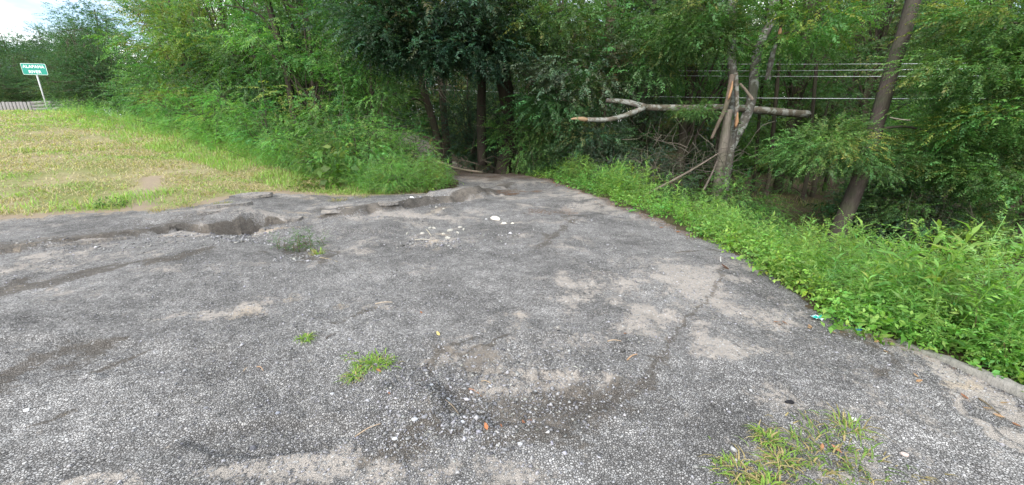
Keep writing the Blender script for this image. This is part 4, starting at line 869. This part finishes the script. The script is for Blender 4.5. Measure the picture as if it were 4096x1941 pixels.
tuft(3440, 1870, 130, .3, .06, 'spreading grass patch just below the largest tuft', 6, (.15, .24, .05), .4)
tuft(3250, 1900, 100, .22, .055, 'grass patch at the bottom border left of the largest tuft', 7, (.16, .25, .05), .45)
tuft(3070, 1740, 100, .07, .05, 'small tuft above and left of the largest tuft', 8, dry=.35)
tuft(2960, 1870, 120, .09, .05, 'sparse tuft farthest left among the lower right grass', 9, dry=.45)
tuft(3130, 1830, 110, .07, .05, 'sparse tuft between the farthest left one and the patch', 10, dry=.4)
tuft(3400, 1700, 70, .08, .08, 'thin grass wisps above the largest tuft', 11, dry=.4)
tuft(3080, 1935, 120, .08, .06, 'grass wisps cut by the bottom border', 12, dry=.4)
tuft(1400, 1420, 30, .04, .03, 'tiniest grass sprig in the gravel above the bright tuft', 13, dry=.2)
for i, (px, py) in enumerate([(830, 815), (760, 845), (1350, 815), (1450, 800), (900, 840), (640, 862)]):
    tuft(px, py, 60, .16, .12, ['straw tuft on the asphalt edge above the hole', 'straw tuft left of the broken slab', 'yellow tuft in the gravel under the left verge weeds', 'yellow tuft beside the road hump', 'thin straw tuft on the broken slab', 'thin straw tuft at the slope foot'][i], 30+i, (.22, .27, .07), .6)

# ------------------------------------------------------------------ stones and litter
r = np.random.default_rng(21)
def rocks(n, x, y, size, tint, name='gravel', flat=.6, lift=.25):
    r = np.random.default_rng(len(x)); z = H(x, y)
    ico = np.array([[1, 0, 0], [-1, 0, 0], [0, 1, 0], [0, -1, 0], [0, 0, 1], [0, 0, -1]], float)
    fc = np.array([[0, 2, 4], [2, 1, 4], [1, 3, 4], [3, 0, 4], [2, 0, 5], [1, 2, 5], [3, 1, 5], [0, 3, 5]])
    v = ico[None]*(1+.28*r.normal(size=(n, 6, 1)))+.22*r.normal(size=(n, 6, 3)); v *= np.stack([r.uniform(.7, 1.3, n), r.uniform(.6, 1, n), np.full(n, flat)*r.uniform(.7, 1.2, n)], 1)[:, None]
    a = r.uniform(0, 6.28, n); c, s = np.cos(a), np.sin(a); M = np.zeros((n, 3, 3)); M[:, 0, 0] = c; M[:, 0, 1] = -s; M[:, 1, 0] = s; M[:, 1, 1] = c; M[:, 2, 2] = 1
    v = np.einsum('nij,nkj->nki', M, v)*size[:, None, None]; v += np.stack([x, y, z+size*lift], 1)[:, None]
    F_ = (np.arange(n)[:, None, None]*6+fc).reshape(-1, 3)
    return v.reshape(-1, 3), F_, np.repeat(tint, 6, axis=0)
def greys(n, r, light=.03):
    g = np.clip(r.lognormal(math.log(.20), .40, n), .04, .34); g = np.where(r.random(n) < light, r.uniform(.34, .46, n), g)
    return np.stack([g*1.02, g*(1+.01*r.normal(size=n)), g*(.99+.05*r.normal(size=n))], 1)
x, y, rr = polar(60000, 1.3, 9, -64, 62, r); sdv = road_sd(x, y)
clump = fbm(x*1.3, y*1.3, 3, 45); ok = (sdv < -.05) & (r.random(len(x)) < np.clip((clump-.38)*4.5, .1, 1)); x, y, rr = x[ok], y[ok], rr[ok]
sz = (.0034+.0022*r.random(len(x)))*(1+.10*rr)*np.where(r.random(len(x)) < .06, 1.9, 1)
V, Fq, T = rocks(len(x), x, y, sz, greys(len(x), r))
o = link_mesh('gravel', V, Fq, STONE, tint=T, smooth=False); tag(o, 'loose grey chippings scattered over the worn asphalt', 'gravel', kind='stuff')
# rubble: pothole rim and washes
xs, ys = [], []
for (px, py, wx, wy, n) in [(1800, 1650, .25, .12, 520), (2000, 1500, .6, .15, 480), (2300, 1520, .5, .2, 420), (1850, 1560, .35, .2, 380), (1650, 1500, .2, .15, 120), (2100, 1600, .5, .1, 160), (1750, 975, .5, .15, 160), (1990, 935, .3, .1, 50), (1000, 970, .25, .1, 90), (1560, 1780, .5, .06, 120), (1180, 1030, .3, .12, 60), (2750, 1180, .2, .5, 60), (1450, 880, .6, .25, 130), (1750, 815, .6, .3, 110), (900, 955, .5, .1, 140), (500, 985, 1.0, .12, 120), (1900, 1400, .35, .1, 180), (2150, 1700, .4, .08, 160), (4096*.27, 925, .45, .2, 160), (950, 930, .3, .1, 120), (2500, 1480, .15, .2, 90)]:
    a, b = G(px, py); xs.append(r.normal(a, wx, n)); ys.append(r.normal(b, wy, n))
x = np.concatenate(xs); y = np.concatenate(ys); sz = r.uniform(.005, .011, len(x))*np.where(y > 4, 1.9, 1)*np.where(r.random(len(x)) < .09, 1.9, 1)
V, Fq, T = rocks(len(x), x, y, sz, greys(len(x), r, .03)); o = link_mesh('rubble', V, Fq, STONE, tint=T, smooth=False); tag(o, 'coarser stones strewn round the pothole and washouts', 'stones', kind='stuff')
def rock(px, py, s, col, label, name='stone', fl=.55, group=None, lift=.2, rot=0):
    a, b = G(px, py); q = np.random.default_rng(int(px*7+py)); import bmesh
    bm = bmesh.new(); bmesh.ops.create_icosphere(bm, subdivisions=2, radius=1)
    sx, sy = (s if isinstance(s, tuple) else (s, s*.75)); ph = q.uniform(0, 6, 3)
    for v in bm.verts:
        c = v.co; k = 1+.16*math.sin(c.x*3+ph[0])*math.cos(c.y*4+ph[1])+.07*q.normal()
        v.co = Vector((c.x*sx*k, c.y*sy*k, c.z*sx*fl*k))
    me = bpy.data.meshes.new(name); bm.to_mesh(me); bm.free(); a_ = me.color_attributes.new('tint', 'FLOAT_COLOR', 'POINT')
    for d in a_.data: g = q.uniform(.85, 1.15); d.color = (col[0]*g, col[1]*g, col[2]*g, 1)
    me.materials.append(STONE); o = bpy.data.objects.new(name, me); COL.objects.link(o)
    o.location = (a, b, float(H(np.array([a]), np.array([b]))[0])+sx*fl*lift); o.rotation_euler[2] = rot; tag(o, label, 'stone', group); return o
PALE = (.62, .58, .48); LG = (.40, .41, .42)
rock(1982, 872, (.095, .05), PALE, 'largest cream stone lying in the middle of the road', rot=-.2)
rock(2015, 884, (.05, .03), PALE, 'small cream stone touching the right end of the largest one')
rock(2050, 890, (.03, .02), PALE, 'smallest cream stone right of the pair')
rock(1945, 875, (.025, .018), (.45, .45, .45), 'small grey stone left of the largest cream one')
rock(1648, 806, (.045, .035), (.72, .72, .7), 'white stone on the road hump under the left verge')
rock(1005, 1760, (.018, .016), (.1, .1, .11), 'round dark stone at the bottom border, lower left', fl=.7)
rock(1110, 1645, .014, (.22, .23, .26), 'flat bluish stone above the muddy patch at the lower left')
rock(3160, 1600, (.03, .014), (.02, .02, .022), 'black lump of tar in the gravel, lower right', name='tar_lump', fl=.4)
rock(2235, 1330, (.016, .014), (.03, .03, .03), 'black stone right of the pothole rim')
rock(102, 1632, (.015, .012), (.75, .75, .75), 'white pebble near the left border')
rock(3420, 1662, (.022, .01), (.7, .7, .68), 'white pebble right of the tar lump')
rock(3625, 1805, (.018, .016), (.45, .36, .32), 'pinkish stone right of the largest grass tuft')
for i, (px, py) in enumerate([(1700, 1470), (1725, 1545), (1790, 1580), (1805, 1655), (1850, 1690), (1660, 1700), (1700, 1690), (1960, 1530), (2140, 1530), (1870, 1520), (1580, 1755), (2080, 1780), (820, 1625), (1330, 1590), (1640, 1560)]):
    rock(px, py, random.uniform(.011, .019), LG if i % 3 else (.2, .2, .21), 'loose grey stone among the pothole rubble', group='grey stones round the pothole', name='rubble_stone')
for i, (px, py) in enumerate([(1800, 920), (1830, 925), (1775, 935), (1735, 910), (1720, 912), (1690, 938), (1855, 912), (1790, 948), (1745, 835), (1775, 842), (1840, 905), (1630, 940)]):
    rock(px, py, (random.uniform(.025, .055), random.uniform(.015, .025)), (.36, .345, .30), 'pale flat stone in the pebbly washout', group='pale stones in the washout', name='washout_stone', rot=R())
# the broken slab above the hole
def slab(px, py, l, w_, rot, tilt, label):
    a, b = G(px, py); q = np.random.default_rng(px); n = 9; pts = [(l*math.cos(t)*q.uniform(.75, 1.1), w_*math.sin(t)*q.uniform(.7, 1.1)) for t in np.linspace(0, 2*math.pi, n, endpoint=False)]
    V = [(x_, y_, 0) for x_, y_ in pts]+[(x_*.96, y_*.94, .055+q.normal()*.008) for x_, y_ in pts]
    me = bpy.data.meshes.new('asphalt_slab'); me.from_pydata(V, [], [list(range(n))[::-1], list(range(n, 2*n))]+[[i, (i+1) % n, (i+1) % n+n, i+n] for i in range(n)])
    for an, av in (('fines', .62), ('sand', 0), ('dark', 0.1), ('litter', 0)):
        at = me.attributes.new(an, 'FLOAT', 'POINT'); at.data.foreach_set('value', [av]*len(V))
    me.materials.append(bpy.data.materials['worn_chip_seal_asphalt']); o = bpy.data.objects.new('asphalt_slab', me); COL.objects.link(o)
    o.location = (a, b, float(H(np.array([a]), np.array([b]))[0])+.0); o.rotation_euler = (tilt, 0, rot); tag(o, label, 'asphalt slab', 'broken asphalt slabs')
slab(930, 872, .42, .10, .55, .1, 'broken asphalt slab tilting over the top of the hole')
slab(1010, 815, .5, .14, .35, .12, 'weathered asphalt slab at the edge of the grass, farthest back')
slab(840, 893, .18, .07, .3, .12, 'small broken slab at the left end of the hole')
slab(1180, 880, .16, .09, .9, .15, 'small asphalt slab tipped at the right end of the hole')
slab(1560, 838, .22, .09, .5, .12, 'asphalt slab on the lip of the long washout')
slab(1330, 868, .2, .08, .1, -.1, 'asphalt slab at the left end of the long washout')
slab(320, 975, .5, .10, .45, .0, 'pale worn slab along the left crack')

def fallen_leaf(px, py, s, col, label, group=None, name='dead_leaf', rot=None):
    a, b = G(px, py); q = np.random.default_rng(int(px+py)); z = float(H(np.array([a]), np.array([b]))[0])
    V = np.array([[-1, 0, 0], [-.3, .42, .12], [.4, .3, .1], [1, 0, .25], [.4, -.34, .18], [-.3, -.4, .08]])*s
    me = bpy.data.meshes.new(name); me.from_pydata([tuple(v) for v in V], [], [(0, 1, 2, 3), (3, 4, 5, 0)]); at = me.color_attributes.new('tint', 'FLOAT_COLOR', 'POINT')
    for d in at.data: d.color = (1, 1, 1, 1)
    me.materials.append(LEAF); o = bpy.data.objects.new(name, me); COL.objects.link(o); o.color = (*col, 1); o.location = (a, b, z+.008); o.rotation_euler = (q.uniform(-.3, .3), q.uniform(-.3, .3), q.uniform(0, 6.28) if rot is None else rot)
    tag(o, label, 'leaf', group)
OR = (.30, .13, .07)
fallen_leaf(1945, 1725, .028, (.55, .22, .10), 'largest orange leaf at the bottom middle below the pothole')
fallen_leaf(2095, 1675, .02, OR, 'red-brown leaf inside the pothole')
fallen_leaf(2120, 1672, .014, OR, 'smaller red-brown leaf touching the one inside the pothole')
fallen_leaf(2005, 1715, .012, OR, 'small red leaf right of the largest orange one')
fallen_leaf(1515, 1485, .024, (.42, .2, .09), 'tan leaf tucked under the bright grass tuft')
fallen_leaf(1440, 1465, .018, (.42, .2, .09), 'brown leaf at the left of the bright grass tuft')
fallen_leaf(1752, 1325, .03, (.75, .58, .22), 'yellow leaf above the pothole rim')
fallen_leaf(1685, 1250, .02, OR, 'orange leaf farther up from the yellow one')
fallen_leaf(2500, 1335, .016, OR, 'orange leaf on the pale silt right of the pothole')
fallen_leaf(1560, 1603, .015, (.3, .12, .06), 'brown leaf below the bright grass tuft')
fallen_leaf(3350, 1785, .028, (.5, .24, .12), 'tan leaf lying on the largest grass tuft')
fallen_leaf(3290, 1780, .026, (.5, .24, .12), 'orange leaf at the left of the largest grass tuft')
fallen_leaf(3680, 1515, .03, (.5, .28, .15), 'orange leaf on the silt streak by the log')
fallen_leaf(3510, 1365, .03, (.5, .3, .18), 'tan leaf near the left end of the log')
fallen_leaf(2900, 1080, .07, (.12, .05, .03), 'dark red curled leaf on the right edge of the silt patch')
for i in range(46):
    t = random.random(); px = 2150+1900*t; 
    yy = random.uniform(5.5, 13) if i < 26 else random.uniform(1.6, 3.2); k = np.interp(yy, [q[1] for q in RIGHT], [q[0] for q in RIGHT]); xx = k-random.uniform(.02, .5)
    d = np.array([xx, yy, 0-EYE]); cf = d[1]*CP-d[2]*SP; px = 2048+F*d[0]/cf; py = 970.5-F*(d[1]*SP+d[2]*CP)/cf
    fallen_leaf(px, py, random.uniform(.018, .03)*(1.6 if i < 26 else 1), random.choice([OR, (.3, .14, .07), (.4, .25, .14)]), 'dead brown leaf along the right road edge', 'dead leaves along the right edge', 'edge_leaf')
def twig(px, py, px2, py2, rad, col, label, group=None):
    a = G(px, py); b = G(px2, py2); pa = np.array([a[0], a[1], float(H(a[:1], a[1:2])[0])+rad]); pb = np.array([b[0], b[1], float(H(b[:1], b[1:2])[0])+rad])
    mid = (pa+pb)/2+[0, .01, .006]; o = link_mesh('twig', *tube(spline([np.zeros(3), mid-pa, pb-pa], 6), np.linspace(rad, rad*.5, 6), 6), BARK, color=col); o.location = tuple(pa); tag(o, label, 'twig', group)
TW = (.40, .31, .22)
twig(1500, 1208, 1570, 1207, .006, (.45, .38, .3), 'straight pale twig lying level in the gravel, centre left')
twig(1420, 1750, 1525, 1712, .004, TW, 'long pale twig below the pothole rubble')
twig(1875, 1540, 1925, 1555, .005, (.35, .2, .14), 'reddish twig across the middle of the pothole')
twig(1925, 1510, 1965, 1520, .004, TW, 'short twig above the reddish one')
twig(2430, 1363, 2485, 1366, .005, TW, 'short pale twig right of the pothole')
twig(2510, 1425, 2550, 1408, .006, (.4, .27, .17), 'curled brown twig by the dark rut')
twig(1305, 1362, 1345, 1340, .005, (.12, .1, .09), 'dark twig near the small grass sprig')
twig(975, 1492, 990, 1480, .003, TW, 'tiny twig in the gravel, left'); twig(1030, 1475, 1055, 1492, .005, (.35, .24, .17), 'reddish short twig beside the tiny one')
twig(1705, 918, 1725, 950, .01, (.5, .46, .38), 'pale stick in the pebbly washout'); twig(1660, 960, 1720, 957, .008, (.45, .42, .36), 'thin pale stick left of the washout stones')
twig(2882, 1055, 2882, 1035, .008, (.5, .5, .48), 'stub of a pale stick by the creepers'); twig(1280, 1035, 1350, 1048, .005, (.4, .33, .22), 'straw stalk at the foot of the weed by the hole')
twig(3920, 1580, 4010, 1640, .005, (.2, .15, .1), 'dark twig lying on sand in front of the log'); twig(1780, 1610, 1840, 1650, .003, TW, 'thin twig at the left rim of the pothole')
# the log at the lower right
def log():
    a = G(3590, 1365); b = G(4250, 1650); za = -.012
    A_ = np.array([a[0], a[1], za]); B_ = np.array([b[0]+.02, b[1], .005]); root = empty('edge_log', tuple(A_), label='grey weathered log lying along the road edge at the lower right', cat='log')
    p = [A_*0, (B_-A_)*.3+[.01, 0, 0], (B_-A_)*.65+[.015, 0, .005], (B_-A_)*1.0, (B_-A_)*1.5]
    link_mesh('log_body', *tube(spline(p, 22), np.linspace(.03, .055, 22), 14, .13), BARK, root, color=(.27, .26, .24))
log()
# litter
def scrap(px, py, s, m, label, name, seed, extra=None):
    a, b = G(px, py); q = np.random.default_rng(seed); n = 7; gx, gy = np.meshgrid(np.linspace(-1, 1, n), np.linspace(-.7, .7, n)); z = q.normal(size=(n, n))*.16+.25+.1*np.sin(gx*4+gy*3)
    V = np.stack([gx+q.normal(size=gx.shape)*.06, gy+q.normal(size=gx.shape)*.06, z], -1).reshape(-1, 3)*s; i = np.arange(n-1)[:, None]*n+np.arange(n-1)[None]
    Q = np.stack([i, i+1, i+n+1, i+n], -1).reshape(-1, 4); o = link_mesh(name, V, Q, m, smooth=True); md = o.modifiers.new('thick', 'SOLIDIFY'); md.thickness = .001
    o.location = (a, b, float(H(np.array([a]), np.array([b]))[0])+.004); tag(o, label, 'litter'); return o
m, t = mat('printed_foil'); tcx = N(t, 'ShaderNodeTexCoord'); v = noise(t, tcx.outputs['Object'], 28, 3); rr_ = ramp(t, [(.47, (.02, .42, .36)), (.52, (.75, .78, .76))], 'CONSTANT'); t.links.new(v, rr_.inputs[0]); outp(t, principled(t, rr_.outputs[0], .35, spec=.5))
scrap(3275, 1268, .055, m, 'crumpled teal and white wrapper at the edge of the weeds', 'wrapper', 1)
scrap(3432, 1320, .028, plain('blue_plastic', (.04, .16, .5), .4, .5, 30, .2), 'small scrap of blue plastic right of the teal wrapper', 'plastic_scrap', 2)
print('objects', len(C.objects), 'polys', sum(len(m_.polygons) for m_ in bpy.data.meshes))
